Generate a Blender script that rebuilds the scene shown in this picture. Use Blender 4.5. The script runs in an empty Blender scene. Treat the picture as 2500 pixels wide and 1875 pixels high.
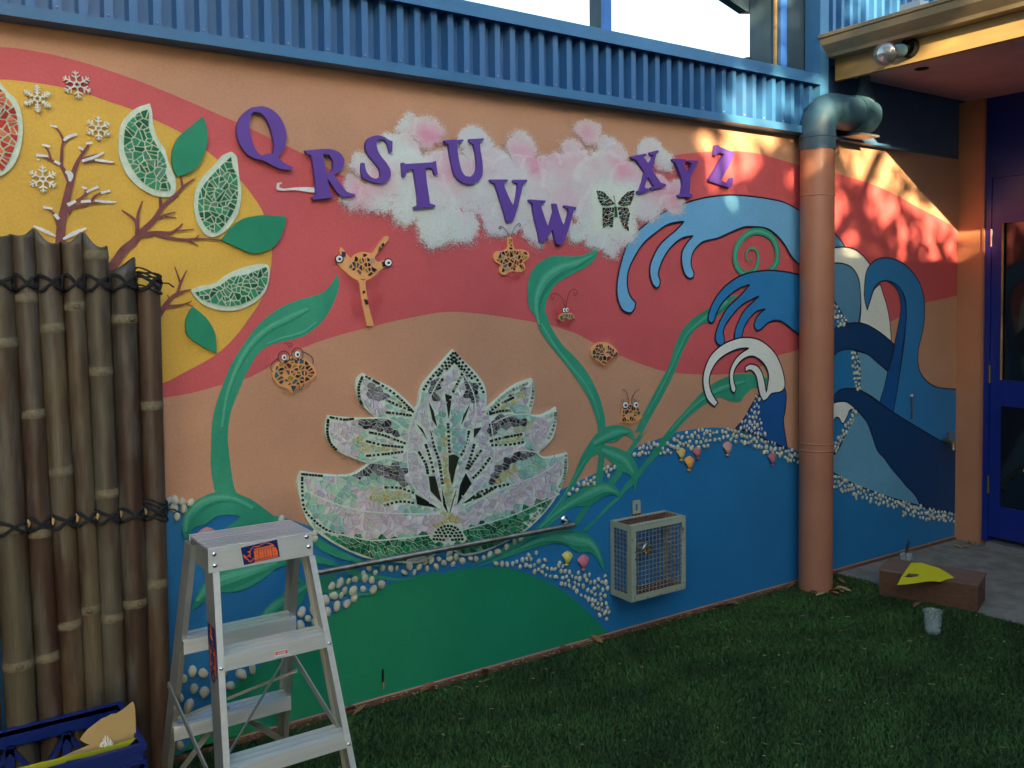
import bpy, math, random
import numpy as np
from mathutils import Vector, Matrix
from mathutils.geometry import tessellate_polygon, intersect_point_quad_2d
random.seed(7); rng = np.random.default_rng(7)
S = bpy.context.scene
COL = S.collection

# ------------------------------------------------------------------ camera
FPX, CX, CY, HC = 2213.0, 1250.0, 832.0, 1.45
def _n(v): return v/np.linalg.norm(v)
_X = _n(np.array([4500-CX, CY-700, FPX]))
_Y = np.array([-260-CX, CY-750, FPX]); _Y = _n(_Y-_X*np.dot(_X, _Y))
_Z = np.cross(_X, _Y); _Z = -_Z if _Z[1] < 0 else _Z
R3 = np.stack([_X, _Y, _Z])
cd = bpy.data.cameras.new('camera'); cam = bpy.data.objects.new('camera', cd); COL.objects.link(cam)
right, up, fwd = R3@np.array([1, 0, 0.]), R3@np.array([0, 1, 0.]), R3@np.array([0, 0, 1.])
cam.matrix_world = Matrix(((right[0], up[0], -fwd[0], 0), (right[1], up[1], -fwd[1], 0), (right[2], up[2], -fwd[2], HC), (0, 0, 0, 1)))
cd.sensor_width = 36; cd.lens = FPX/2500*36; cd.shift_y = (CY-937.5)/2500; cd.clip_end = 500; cd.clip_start = .02
S.camera = cam

# ------------------------------------------------------------------ light
SUN = Vector((.45, 1.0, -.257)).normalized()
el = math.asin(-SUN.z); az = math.atan2(-SUN.x, -SUN.y)   # direction towards the sun
w = bpy.data.worlds.new('World'); S.world = w; w.use_nodes = True
nt = w.node_tree; sky = nt.nodes.new('ShaderNodeTexSky'); sky.sky_type = 'NISHITA'; sky.sun_disc = False
sky.sun_elevation = el; sky.sun_rotation = az; sky.altitude = 50; sky.air_density = 1.0; sky.dust_density = 2.0
bg = nt.nodes['Background']; bg.inputs['Strength'].default_value = .06
nt.links.new(sky.outputs[0], bg.inputs['Color'])
sd = bpy.data.lights.new('sun', 'SUN'); sd.energy = 2.4; sd.angle = math.radians(.4); sd.color = (1, .74, .42)
sun = bpy.data.objects.new('sun', sd); COL.objects.link(sun); sun.rotation_euler = SUN.to_track_quat('-Z', 'Y').to_euler(); sun.location = (-6, -12, 8)
vs = S.view_settings; vs.view_transform = 'Standard'; vs.look = 'None'; vs.exposure = 3.47; vs.gamma = 1; vs.use_curve_mapping = False
vs.use_white_balance = True; vs.white_balance_temperature = 6300; vs.white_balance_tint = 0

# ------------------------------------------------------------------ pixel -> place (each traced outline goes on its own real plane)
D = 2.945
ORI = dict(A=(0, 0), B=(500, 200), C=(1100, 200), D=(1700, 0), E=(0, 500), F=(700, 800), G=(1300, 500), H=(1700, 500), I=(0, 1275), J=(300, 1175), K=(1200, 1000), L=(1700, 1100), P=None)
def topx(c, x, y):
    if c == 'P': return x, y
    o = ORI[c]; return o[0]+x/2.765, o[1]+y/2.765
def ray(px, py): return R3@np.array([px-CX, CY-py, FPX])
def aty(px, py, y): d = ray(px, py); t = y/d[1]; return Vector((d[0]*t, y, HC+d[2]*t))
def atz(px, py, z): d = ray(px, py); t = (z-HC)/d[2]; return Vector((d[0]*t, d[1]*t, z))
def atx(px, py, x): d = ray(px, py); t = x/d[0]; return Vector((x, d[1]*t, HC+d[2]*t))
def W2(c, pts):      # outline -> (x, z) on the mural wall
    out = []
    for p in pts:
        v = aty(*topx(c, p[0], p[1]), D-.004); out.append((v.x, v.z)+tuple(p[2:]))
    return out
def mscale(c, x, y):  # metres per zoom unit, measured vertically
    a, b = W2(c, [(x, y), (x, y+20)]); return abs(a[1]-b[1])/20

# ------------------------------------------------------------------ objects
def link(name, me, parent=None, mat=None):
    o = bpy.data.objects.new(name, me); COL.objects.link(o)
    if mat is not None:
        for m in (mat if isinstance(mat, (list, tuple)) else [mat]): me.materials.append(m)
    if parent: o.parent = parent
    return o
def tag(o, label=None, cat=None, group=None, kind=None):
    if label: o['label'] = label
    if cat: o['category'] = cat
    if group: o['group'] = group
    if kind: o['kind'] = kind
    return o
def thing(name, label, cat, group=None, loc=(0, 0, 0)):
    o = bpy.data.objects.new(name, None); COL.objects.link(o); o.empty_display_size = .05; o.location = loc
    return tag(o, label, cat, group)
class MB:
    def __init__(s): s.v = []; s.f = []; s.mi = []; s.cur = 0; s.sm = []; s.smooth = False
    def add(s, vs_, fs):
        b = len(s.v); s.v += [tuple(v) for v in vs_]
        for f in fs: s.f.append(tuple(b+i for i in f)); s.mi.append(s.cur); s.sm.append(s.smooth)
        return s
    def box(s, a, b):
        x0, y0, z0 = a; x1, y1, z1 = b
        return s.add([(x0, y0, z0), (x1, y0, z0), (x1, y1, z0), (x0, y1, z0), (x0, y0, z1), (x1, y0, z1), (x1, y1, z1), (x0, y1, z1)],
                     [(0, 3, 2, 1), (4, 5, 6, 7), (0, 1, 5, 4), (1, 2, 6, 5), (2, 3, 7, 6), (3, 0, 4, 7)])
    def obox(s, c, ax, ay, az_):   # centre and three half-axis vectors
        c, ax, ay, az_ = Vector(c), Vector(ax), Vector(ay), Vector(az_)
        vs_ = [c+i*ax+j*ay+k*az_ for k in (-1, 1) for i, j in ((-1, -1), (1, -1), (1, 1), (-1, 1))]
        return s.add(vs_, [(0, 3, 2, 1), (4, 5, 6, 7), (0, 1, 5, 4), (1, 2, 6, 5), (2, 3, 7, 6), (3, 0, 4, 7)])
    def bar(s, p, q, w1, w2, side=(0, 1, 0)):   # rectangular bar from p to q
        p, q = Vector(p), Vector(q); d = (q-p); l = d.length; d = d/l
        a = Vector(side); a = (a-d*a.dot(d)).normalized(); b = d.cross(a)
        return s.obox((p+q)/2, d*l/2, a*w1/2, b*w2/2)
    def tube(s, pts, r, n=8, cap=True):
        pts = [Vector(p) for p in pts]; rr = r if isinstance(r, (list, tuple)) else [r]*len(pts)
        rings = []; prev = None
        for i, p in enumerate(pts):
            d = (pts[min(i+1, len(pts)-1)]-pts[max(i-1, 0)]).normalized()
            if prev is None:
                a = Vector((0, 0, 1)) if abs(d.z) < .9 else Vector((1, 0, 0))
            else: a = prev
            a = (a-d*a.dot(d)).normalized(); prev = a; b = d.cross(a)
            rings.append([p+(a*math.cos(2*math.pi*k/n)+b*math.sin(2*math.pi*k/n))*rr[i] for k in range(n)])
        vs_ = [v for ring in rings for v in ring]; fs = []
        for i in range(len(pts)-1):
            for k in range(n): fs.append((i*n+k, i*n+(k+1) % n, (i+1)*n+(k+1) % n, (i+1)*n+k))
        old = s.smooth; s.smooth = True; s.add(vs_, fs); s.smooth = old
        if cap:
            m = len(pts)-1; s.add(rings[0], [tuple(range(n-1, -1, -1))]); s.add(rings[m], [tuple(range(n))])
        return s
    def ell(s, c, ax, ay, az_, n=10, m=6):
        c, ax, ay, az_ = Vector(c), Vector(ax), Vector(ay), Vector(az_)
        vs_ = [c+az_]; fs = []
        for i in range(1, m):
            t = math.pi*i/m
            for k in range(n):
                u = 2*math.pi*k/n; vs_.append(c+az_*math.cos(t)+(ax*math.cos(u)+ay*math.sin(u))*math.sin(t))
        vs_.append(c-az_); L = len(vs_)-1
        for k in range(n): fs.append((0, 1+k, 1+(k+1) % n)); fs.append((L, L-n+(k+1) % n, L-n+k))
        for i in range(m-2):
            for k in range(n):
                a = 1+i*n+k; b = 1+i*n+(k+1) % n; fs.append((a, a+n, b+n, b))
        old = s.smooth; s.smooth = True; s.add(vs_, fs); s.smooth = old
        return s
    def lathe(s, c, prof, n=20, axis=(0, 0, 1)):
        c = Vector(c); az_ = Vector(axis).normalized(); a = Vector((1, 0, 0)) if abs(az_.x) < .9 else Vector((0, 1, 0))
        a = (a-az_*a.dot(az_)).normalized(); b = az_.cross(a); vs_ = []; fs = []
        for r, z in prof:
            for k in range(n): u = 2*math.pi*k/n; vs_.append(c+az_*z+(a*math.cos(u)+b*math.sin(u))*r)
        for i in range(len(prof)-1):
            for k in range(n): fs.append((i*n+k, i*n+(k+1) % n, (i+1)*n+(k+1) % n, (i+1)*n+k))
        old = s.smooth; s.smooth = True; s.add(vs_, fs); s.smooth = old
        return s
    def sheet(s, loops, y):        # flat outline (x, z) at depth y facing the court
        vv = [[Vector((p[0], p[1], 0)) for p in l] for l in loops]
        tris = tessellate_polygon(vv); flat = [p for l in loops for p in l]
        vs_ = [(p[0], y, p[1]) for p in flat]; fs = []
        for a, b, c in tris:
            A_, B_, C_ = flat[a], flat[b], flat[c]
            cr = (B_[0]-A_[0])*(C_[1]-A_[1])-(B_[1]-A_[1])*(C_[0]-A_[0])
            if abs(cr) < 1e-12: continue
            fs.append((a, b, c) if cr > 0 else (a, c, b))
        return s.add(vs_, fs)
    def slab(s, loops, y0, y1):    # extruded outline, front at y0 (nearer), back at y1
        s.sheet(loops, y0)
        for l in loops:
            ar = sum(l[i][0]*l[(i+1) % len(l)][1]-l[(i+1) % len(l)][0]*l[i][1] for i in range(len(l)))
            n = len(l); vs_ = [(p[0], y0, p[1]) for p in l]+[(p[0], y1, p[1]) for p in l]
            fs = [(i, i+n, (i+1) % n+n, (i+1) % n) if ar > 0 else (i, (i+1) % n, (i+1) % n+n, i+n) for i in range(n)]
            s.add(vs_, fs)
        return s
    def ribbon(s, pts, y, closed=False, dy=0.0):   # pts (x, z, width)
        n = len(pts); vs_ = []; fs = []
        for i in range(n):
            a = pts[(i-1) % n] if closed or i > 0 else pts[i]; b = pts[(i+1) % n] if closed or i < n-1 else pts[i]
            dx, dz = b[0]-a[0], b[1]-a[1]; l = math.hypot(dx, dz) or 1; nx, nz = -dz/l, dx/l; w_ = pts[i][2]/2
            vs_ += [(pts[i][0]+nx*w_, y, pts[i][1]+nz*w_), (pts[i][0]-nx*w_, y, pts[i][1]-nz*w_)]
        for i in range(n if closed else n-1):
            j = (i+1) % n; fs.append((2*i, 2*i+1, 2*j+1, 2*j))
        return s.add(vs_, fs)
    def build(s, name, mat, parent=None):
        me = bpy.data.meshes.new(name); me.from_pydata(s.v, [], s.f)
        o = link(name, me, parent, mat)
        me.polygons.foreach_set('material_index', s.mi); me.polygons.foreach_set('use_smooth', s.sm); me.update()
        return o
def smooth(pts, sub=4, closed=True, corner=62):
    n = len(pts); out = []; tan = []
    k = len(pts[0])
    P_ = [np.array(p, float) for p in pts]
    for i in range(n):
        if not closed and i in (0, n-1): tan.append(P_[min(1, n-1)]-P_[0] if i == 0 else P_[-1]-P_[-2]); tan[-1] = tan[-1]*.5; continue
        a, b, c = P_[i-1], P_[i], P_[(i+1) % n]; u, v = (b-a)[:2], (c-b)[:2]
        cs = np.dot(u, v)/((np.linalg.norm(u)*np.linalg.norm(v)) or 1)
        tan.append(np.zeros(k) if math.degrees(math.acos(max(-1, min(1, cs)))) > corner else (c-a)*.5)
    for i in range(n if closed else n-1):
        j = (i+1) % n; a, b = P_[i], P_[j]; L = np.linalg.norm((b-a)[:2])
        def lim(t):
            m = np.linalg.norm(t[:2]); return t*min(1, 1.1*L/m) if m > 0 else t
        ta, tb = lim(tan[i]), lim(tan[j])
        for q in range(sub):
            t = q/sub; h1 = 2*t**3-3*t*t+1; h2 = t**3-2*t*t+t; h3 = -2*t**3+3*t*t; h4 = t**3-t*t
            out.append(tuple(a*h1+ta*h2+b*h3+tb*h4))
    if not closed: out.append(tuple(P_[-1]))
    return out
def inside(p, poly):
    x, y = p; r = False; n = len(poly); j = n-1
    for i in range(n):
        xi, yi = poly[i][:2]; xj, yj = poly[j][:2]
        if (yi > y) != (yj > y) and x < (xj-xi)*(y-yi)/(yj-yi)+xi: r = not r
        j = i
    return r

# ------------------------------------------------------------------ materials
def rgb(r, g, b): return (r, g, b, 1)
def newmat(name):
    m = bpy.data.materials.new(name); m.use_nodes = True; return m, m.node_tree, m.node_tree.nodes['Principled BSDF']
def N(nt, t, **kw):
    n = nt.nodes.new(t)
    for k, v in kw.items():
        if k in n.inputs.keys(): n.inputs[k].default_value = v
        else: setattr(n, k, v)
    return n
def mat(name, c, rough=.6, var=.12, vs_=6.0, bump=.15, bs=180.0, metal=0.0, stretch=(1, 1, 1), c2=None, streak=None, spec=.35, dirt=0.0, objcol=False, attr=None, grain=0.0):
    m, nt, p = newmat(name)
    tc = N(nt, 'ShaderNodeTexCoord'); mp = N(nt, 'ShaderNodeMapping'); mp.inputs['Scale'].default_value = stretch
    nt.links.new(tc.outputs['Object'], mp.inputs[0])
    no = N(nt, 'ShaderNodeTexNoise', Scale=vs_, Detail=5.0, Roughness=.6); nt.links.new(mp.outputs[0], no.inputs['Vector'])
    ramp = N(nt, 'ShaderNodeMapRange'); ramp.inputs['From Min'].default_value = .3; ramp.inputs['From Max'].default_value = .7
    nt.links.new(no.outputs['Fac'], ramp.inputs['Value'])
    mx = N(nt, 'ShaderNodeMix', data_type='RGBA')
    if objcol or attr:
        src = N(nt, 'ShaderNodeObjectInfo').outputs['Color'] if objcol else N(nt, 'ShaderNodeVertexColor', layer_name=attr).outputs['Color']
        d1 = N(nt, 'ShaderNodeMix', data_type='RGBA', blend_type='MULTIPLY'); d1.inputs['Factor'].default_value = 1
        nt.links.new(src, d1.inputs[6]); d1.inputs[7].default_value = rgb(*[1-var*1.6]*3)
        nt.links.new(src, mx.inputs[7]); nt.links.new(d1.outputs[2], mx.inputs[6])
    else:
        ca = c2 or tuple(x*(1-var) for x in c[:3]); cb = c[:3] if c2 else tuple(min(1, x*(1+var)) for x in c[:3])
        mx.inputs[6].default_value = rgb(*ca); mx.inputs[7].default_value = rgb(*cb)
    nt.links.new(ramp.outputs[0], mx.inputs[0]); out = mx.outputs[2]
    if dirt:
        n2 = N(nt, 'ShaderNodeTexNoise', Scale=3.0, Detail=8.0, Roughness=.7); nt.links.new(tc.outputs['Object'], n2.inputs['Vector'])
        r2 = N(nt, 'ShaderNodeMapRange'); r2.inputs['From Min'].default_value = .5; r2.inputs['From Max'].default_value = .75; r2.inputs['To Max'].default_value = dirt
        nt.links.new(n2.outputs['Fac'], r2.inputs['Value'])
        m2 = N(nt, 'ShaderNodeMix', data_type='RGBA'); nt.links.new(r2.outputs[0], m2.inputs[0]); nt.links.new(out, m2.inputs[6]); m2.inputs[7].default_value = rgb(.12, .09, .06); out = m2.outputs[2]
    if grain:
        n3 = N(nt, 'ShaderNodeTexNoise', Scale=110.0, Detail=4.0, Roughness=.75); nt.links.new(tc.outputs['Object'], n3.inputs['Vector'])
        r3_ = N(nt, 'ShaderNodeMapRange'); r3_.inputs['From Min'].default_value = .3; r3_.inputs['From Max'].default_value = .7; r3_.inputs['To Min'].default_value = 1-grain; r3_.inputs['To Max'].default_value = 1+grain
        nt.links.new(n3.outputs['Fac'], r3_.inputs['Value']); m3 = N(nt, 'ShaderNodeVectorMath', operation='SCALE'); nt.links.new(out, m3.inputs[0]); nt.links.new(r3_.outputs[0], m3.inputs['Scale']); out = m3.outputs[0]
    nt.links.new(out, p.inputs['Base Color'])
    p.inputs['Roughness'].default_value = rough; p.inputs['Metallic'].default_value = metal; p.inputs['Specular IOR Level'].default_value = spec
    if bump:
        nb = N(nt, 'ShaderNodeTexNoise', Scale=bs, Detail=3.0); nt.links.new(tc.outputs['Object'], nb.inputs['Vector'])
        b = N(nt, 'ShaderNodeBump', Strength=bump, Distance=.002); nt.links.new(nb.outputs['Fac'], b.inputs['Height']); nt.links.new(b.outputs[0], p.inputs['Normal'])
    return m
def paint(name, c, **k):
    k.setdefault('var', .09); k.setdefault('vs_', 2.6); k.setdefault('grain', .09); k.setdefault('bump', .55); k.setdefault('bs', 160.0); k.setdefault('rough', .55); k.setdefault('spec', .3)
    return mat(name, c, **k)
M = dict(
 tan=paint('tan_paint', (.52, .275, .17)), red=paint('red_paint', (.56, .10, .11)), yellow=paint('yellow_paint', (.66, .40, .065), var=.1),
 blue=paint('blue_paint', (.026, .175, .40), var=.08), hill=paint('green_hill_paint', (.022, .235, .115)),
 leaf=paint('leaf_paint', (.06, .34, .21), c2=(.03, .25, .15), vs_=6, stretch=(1, 1, .5)), leaflight=paint('leaf_highlight_paint', (.13, .43, .28), c2=(.095, .39, .25), vs_=30),
 wave1=paint('light_wave_paint', (.17, .41, .66)), wave2=paint('mid_wave_paint', (.035, .2, .46)), wave3=paint('deep_wave_paint', (.012, .09, .30)),
 steel=paint('light_wave_paint_shaded', (.10, .25, .40)), navy=paint('navy_paint', (.008, .045, .14)), pale=paint('pale_wave_paint', (.14, .34, .50)),  # steel: the light wave paint with the shade at the right put into its colour
 white=paint('white_paint', (.74, .76, .70), var=.05), black=paint('outline_paint', (.012, .012, .03), var=.02), brown=paint('branch_paint', (.22, .07, .075), c2=(.15, .045, .05), vs_=40),
 snow=paint('snow_paint', (.8, .8, .8), c2=(.6, .6, .62), vs_=60), orange=paint('orange_patch_paint', (.75, .36, .14)), halo=paint('mosaic_edge_paint', (.66, .74, .62), c2=(.5, .6, .48), vs_=30),
 purple=mat('purple_board', (.12, .055, .32), rough=.5, var=.06, bump=.1), woodleaf=mat('green_board', (.03, .27, .15), rough=.5, c2=(.02, .22, .12), vs_=12, bump=.1),
 flake=mat('white_board', (.72, .72, .64), rough=.6, bump=.1),
 clad=mat('blue_steel', (.035, .125, .31), rough=.38, var=.12, vs_=3, bump=.03, spec=.6, dirt=.25), flash=mat('blue_flashing', (.045, .15, .32), rough=.4, var=.15, vs_=4, bump=.03, spec=.5, dirt=.2),
 darkwood=mat('dark_blue_green_board', (.035, .06, .085), rough=.5, var=.3, vs_=8, stretch=(1, 1, .2), bump=.1), bluepost=mat('blue_post', (.05, .16, .50), rough=.4, var=.15),
 grout=mat('grout', (.58, .68, .58), rough=.8, var=.06, bump=.3), tile=mat('glass_tile', (.5, .5, .5), rough=.16, var=.12, vs_=25, bump=.02, spec=.6, objcol=True), tilea=mat('glass_tile_small', (.5, .5, .5), rough=.16, var=.12, vs_=25, bump=.02, spec=.6, attr='Col'),
 peb=mat('pebble', (.62, .60, .49), rough=.5, var=.12, vs_=60, bump=.1, objcol=True),
 pipe=mat('orange_pipe', (.40, .165, .095), rough=.42, var=.14, vs_=3, bump=.08, spec=.5, dirt=.3), elbow=mat('blue_pipe', (.035, .085, .13), rough=.5, var=.15, vs_=6, bump=.03, spec=.5, dirt=.3),
 bamboo=mat('bamboo', (.2, .15, .08), rough=.42, var=.38, vs_=5, stretch=(9, 9, .7), bump=.15, bs=60, spec=.5, objcol=True), node=mat('bamboo_node', (.14, .115, .07), rough=.6, var=.3, vs_=80),
 cord=mat('black_cord', (.012, .013, .016), rough=.8, bump=.4, bs=300), inside=mat('cut_bamboo', (.12, .09, .05), rough=.8),
 alu=mat('aluminium', (.93, .95, .95), rough=.3, var=.07, vs_=5, stretch=(1, 1, 14), bump=.05, metal=.55, spec=.8), aluside=mat('aluminium_rail', (.42, .43, .40), rough=.4, var=.2, vs_=5, bump=.03, metal=.6, dirt=.15),
 groove=mat('groove_shade_tone', (.10, .10, .10), rough=.7), alutop=mat('worn_aluminium', (.50, .48, .49), rough=.45, var=.15, vs_=6, metal=.4, dirt=.2),  # groove: dark tone stands in for shade between the tread ribs
 chrome=mat('chrome', (.75, .75, .75), rough=.18, var=.1, metal=1.0, bump=.05), rusty=mat('rusty_steel_tube', (.55, .52, .48), rough=.3, c2=(.3, .2, .12), vs_=25, metal=.9, bump=.15, bs=90),
 navyst=mat('navy_sticker', (.01, .02, .12), rough=.35, bump=0), orst=mat('orange_print', (.85, .16, .04), rough=.4, bump=0, var=.03), redst=mat('red_print', (.6, .03, .03), rough=.4, bump=0), whst=mat('white_print', (.7, .7, .68), rough=.4, bump=0),
 cage=mat('cage_paint', (.34, .37, .27), rough=.55, var=.1, vs_=12, bump=.15), rust=mat('rust', (.17, .06, .03), rough=.85, var=.4, vs_=60, bump=.5), wire=mat('galvanised_wire', (.45, .47, .42), rough=.5, c2=(.3, .2, .13), vs_=20, metal=.4),
 crate=mat('blue_plastic', (.005, .018, .14), rough=.4, var=.1, bump=.03, spec=.5), card=mat('brown_card', (.48, .33, .14), rough=.8, var=.06), ycard=mat('yellow_card', (.72, .66, .015), rough=.6, var=.05), ycard2=mat('olive_card_edge', (.40, .40, .02), rough=.6, var=.1),
 box=mat('stained_timber', (.14, .065, .035), rough=.6, c2=(.09, .04, .025), vs_=6, stretch=(1, 6, 10), bump=.2, bs=50), boxtop=mat('worn_timber', (.22, .14, .10), rough=.7, c2=(.14, .08, .06), vs_=8, stretch=(6, 1, 6), bump=.2), dark=mat('dark_hole', (.006, .006, .006), rough=.9, bump=0),
 concrete=mat('concrete', (.23, .22, .19), rough=.85, var=.3, vs_=9, bump=.5, bs=60, dirt=.4), soil=mat('turf_backing', (.012, .03, .012), rough=.95, var=.4, vs_=20, bump=.5),
 gutter=mat('cream_gutter', (.30, .23, .14), rough=.35, var=.15, vs_=4, bump=.05, spec=.5, dirt=.35), fascia=mat('peeling_fascia', (.46, .29, .10), rough=.6, c2=(.15, .10, .05), vs_=6, stretch=(1, .3, 1), bump=.3, dirt=.3),
 soffit=mat('soffit_paint', (.44, .34, .36), rough=.7, var=.1), room=mat('navy_wall', (.07, .11, .20), rough=.7, var=.1), post=mat('orange_post', (.48, .21, .11), rough=.6, var=.08, dirt=.1),
 door=mat('blue_gloss', (.008, .02, .20), rough=.3, var=.1, bump=.03, spec=.6), glassd=mat('dark_pane', (.006, .007, .008), rough=.06, var=.1, bump=0, spec=.8), silver=mat('silver_sill', (.35, .35, .36), rough=.4, metal=.6),
 eyew=mat('eye_white', (.8, .8, .78), rough=.4, bump=0), dry=mat('dry_leaf', (.30, .16, .07), rough=.8, var=.3, vs_=30, objcol=True), straw=mat('straw', (.30, .24, .12), rough=.8, var=.3), base=mat('brown_base_strip', (.15, .065, .04), rough=.9, var=.3, vs_=20, bump=.6, bs=50),
 brushh=mat('brush_handle', (.01, .01, .01), rough=.4), bristle=mat('bristle', (.4, .28, .12), rough=.9),
 bark=mat('bark', (.09, .06, .04), rough=.9, bump=.6, bs=20), foliage=mat('foliage', (.05, .09, .02), rough=.6, var=.4, vs_=3, bump=0), brick=mat('house_render', (.50, .46, .40), rough=.9), roofm=mat('roof_steel', (.16, .15, .15), rough=.6), brass=mat('old_brass', (.3, .22, .1), rough=.4, metal=.8),
)
def glass(name, c, rough=.05, a=.25):
    m, nt, p = newmat(name); p.inputs['Base Color'].default_value = rgb(*c); p.inputs['Roughness'].default_value = rough
    p.inputs['Alpha'].default_value = a; p.inputs['Specular IOR Level'].default_value = .8
    return m
M['cup'] = glass('clear_plastic', (.5, .58, .56), .1, .22); M['water'] = glass('cloudy_water', (.30, .38, .34), .1, .35); M['globe'] = glass('lamp_glass', (.08, .08, .09), .05, .45)

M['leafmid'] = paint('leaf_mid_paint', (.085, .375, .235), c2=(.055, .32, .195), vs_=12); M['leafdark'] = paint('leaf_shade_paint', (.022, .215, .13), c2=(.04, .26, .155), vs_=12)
def bamboo_mat():
    m, nt, p = newmat('bamboo_cane'); tc = N(nt, 'ShaderNodeTexCoord'); oi = N(nt, 'ShaderNodeObjectInfo')
    def noise(sc, scale, det=5):
        mp = N(nt, 'ShaderNodeMapping'); mp.inputs['Scale'].default_value = sc; nt.links.new(tc.outputs['Object'], mp.inputs[0]); n = N(nt, 'ShaderNodeTexNoise', Scale=scale, Detail=float(det), Roughness=.65); nt.links.new(mp.outputs[0], n.inputs['Vector']); return n.outputs['Fac']
    def rng_(s, a, b, c=0, d=1):
        r = N(nt, 'ShaderNodeMapRange'); r.inputs['From Min'].default_value = a; r.inputs['From Max'].default_value = b; r.inputs['To Min'].default_value = c; r.inputs['To Max'].default_value = d; nt.links.new(s, r.inputs['Value']); return r.outputs[0]
    def mix(f, a, b, mode='MIX'):
        x = N(nt, 'ShaderNodeMix', data_type='RGBA', blend_type=mode); nt.links.new(f, x.inputs[0]) if not isinstance(f, float) else setattr(x.inputs[0], 'default_value', f)
        for s, i in ((a, 6), (b, 7)): nt.links.new(s, x.inputs[i]) if not isinstance(s, tuple) else setattr(x.inputs[i], 'default_value', s)
        return x.outputs[2]
    c = mix(rng_(noise((2, 2, .35), 5), .42, .62), oi.outputs['Color'], (.05, .022, .013, 1))
    c = mix(rng_(noise((4, 4, .6), 6), .48, .68, 0, .85), c, (.12, .11, .09, 1))
    c = mix(rng_(noise((30, 30, 1.2), 8), .35, .65, .35, 0), c, (.02, .014, .01, 1))
    nt.links.new(c, p.inputs['Base Color']); p.inputs['Roughness'].default_value = .48; p.inputs['Specular IOR Level'].default_value = .5
    b = N(nt, 'ShaderNodeBump', Strength=.25, Distance=.001); nt.links.new(noise((40, 40, 1.5), 8), b.inputs['Height']); nt.links.new(b.outputs[0], p.inputs['Normal'])
    return m
M['bamboo'] = bamboo_mat()

# ================================================================== setting
ZT = 2.25
def grid_ground(name, x0, x1, y0, y1, z, m): return tag(MB().box((x0, y0, z-.1), (x1, y1, z)).build(name, m), kind='structure')
grid_ground('ground', -60, 60, -60, 60, -.02, M['soil'])
grid_ground('concrete_path', 4.05, 9, -4, 2.945, .004, M['concrete'])
grid_ground('turf_backing', -3, 4.05, -4, 2.945, .0, M['soil'])
# turf blades
def turf():
    n = 420000
    x = rng.uniform(-.1, 4.07, n); y = rng.uniform(.75, 2.925, n)
    edge = 4.045+.012*np.sin(y*23)+rng.normal(0, .006, n); keep = (x < edge) & ((x-.4)*.9+ (y-1.0)*.6 > -.2) & ~((y < 1.2) & (x < 1.2))
    x, y = x[keep], y[keep]; n = len(x)
    ax_ = rng.uniform(0, 2*np.pi, n); h = rng.uniform(.007, .017, n)*(1-.35*np.clip((y-2.80)/.12, 0, 1)); wd = rng.uniform(.0016, .003, n)
    lean = rng.uniform(.3, 1.3, n)*h; la = ax_+rng.uniform(-1, 1, n)
    V = np.zeros((n, 3, 3), np.float32)
    V[:, 0, 0] = x-np.sin(ax_)*wd; V[:, 0, 1] = y+np.cos(ax_)*wd; V[:, 1, 0] = x+np.sin(ax_)*wd; V[:, 1, 1] = y-np.cos(ax_)*wd
    V[:, 2, 0] = x+np.cos(la)*lean; V[:, 2, 1] = y+np.sin(la)*lean; V[:, 2, 2] = h; V[:, :2, 2] = -.001
    me = bpy.data.meshes.new('turf'); me.vertices.add(n*3); me.vertices.foreach_set('co', V.ravel()); me.loops.add(n*3); me.loops.foreach_set('vertex_index', np.arange(n*3, dtype=np.int32))
    me.polygons.add(n); me.polygons.foreach_set('loop_start', np.arange(0, n*3, 3, dtype=np.int32)); me.polygons.foreach_set('loop_total', np.full(n, 3, np.int32))
    c = np.array([.052, .115, .026])*rng.uniform(.55, 1.45, (n, 1))*(1+.35*np.sin(x*7+3*np.sin(y*5))*np.sin(y*9+2*np.sin(x*4)))[:, None]; br = rng.random(n) < .04; c[br] = np.array([.10, .10, .035])*rng.uniform(.5, 1.3, (br.sum(), 1))
    col = np.ones((n, 3, 4), np.float32); col[:, :, :3] = c[:, None, :]; col[:, :2, :3] *= .6
    at = me.color_attributes.new('Col', 'FLOAT_COLOR', 'CORNER'); at.data.foreach_set('color', col.ravel()); me.update()
    m = mat('turf_fibre', (.03, .08, .03), rough=.6, var=.05, bump=0, attr='Col', spec=.25)
    tag(link('turf', me, None, m), 'dark green artificial turf with short curly blades', kind='stuff')
turf()

# ------------------------------------------------------------------ mural wall
wall = thing('mural_wall', 'long orange wall painted with red hills, waves, clouds and green stems', 'wall', loc=(2.5, D, 0))
def P(o):   # parent to a thing placed away from the origin, keeping world coordinates
    return o
def fix(o, par): o.parent = par; o.matrix_parent_inverse = Matrix.Translation(par.location).inverted(); return o
def wpart(name, mb, m, off=0): return fix(mb.build(name, m), wall)
wpart('wall_body', MB().box((-2.2, D, 0), (5.3, D+.11, ZT)), M['tan'])
LAY = [0]
def layer(step=.00008): LAY[0] += step; return D-LAY[0]
LINE = .0075
def shape(name, c, pts, m, outline=False, sm=True, corner=62, outw=LINE):
    w_ = W2(c, pts) if c else pts
    s_ = smooth(w_, 4, True, corner) if sm else w_
    o = wpart(name, MB().sheet([s_], layer()), m)
    if outline:
        mb = MB(); mb.ribbon([(p[0], p[1], outw) for p in s_], layer(.00006), True); wpart('black_outline', mb, M['black'])
    return o
def multi(*segs):   # join segments given in several zoom frames -> wall coordinates
    out = []
    for c, pts in segs: out += W2(c, pts)
    return out
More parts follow.
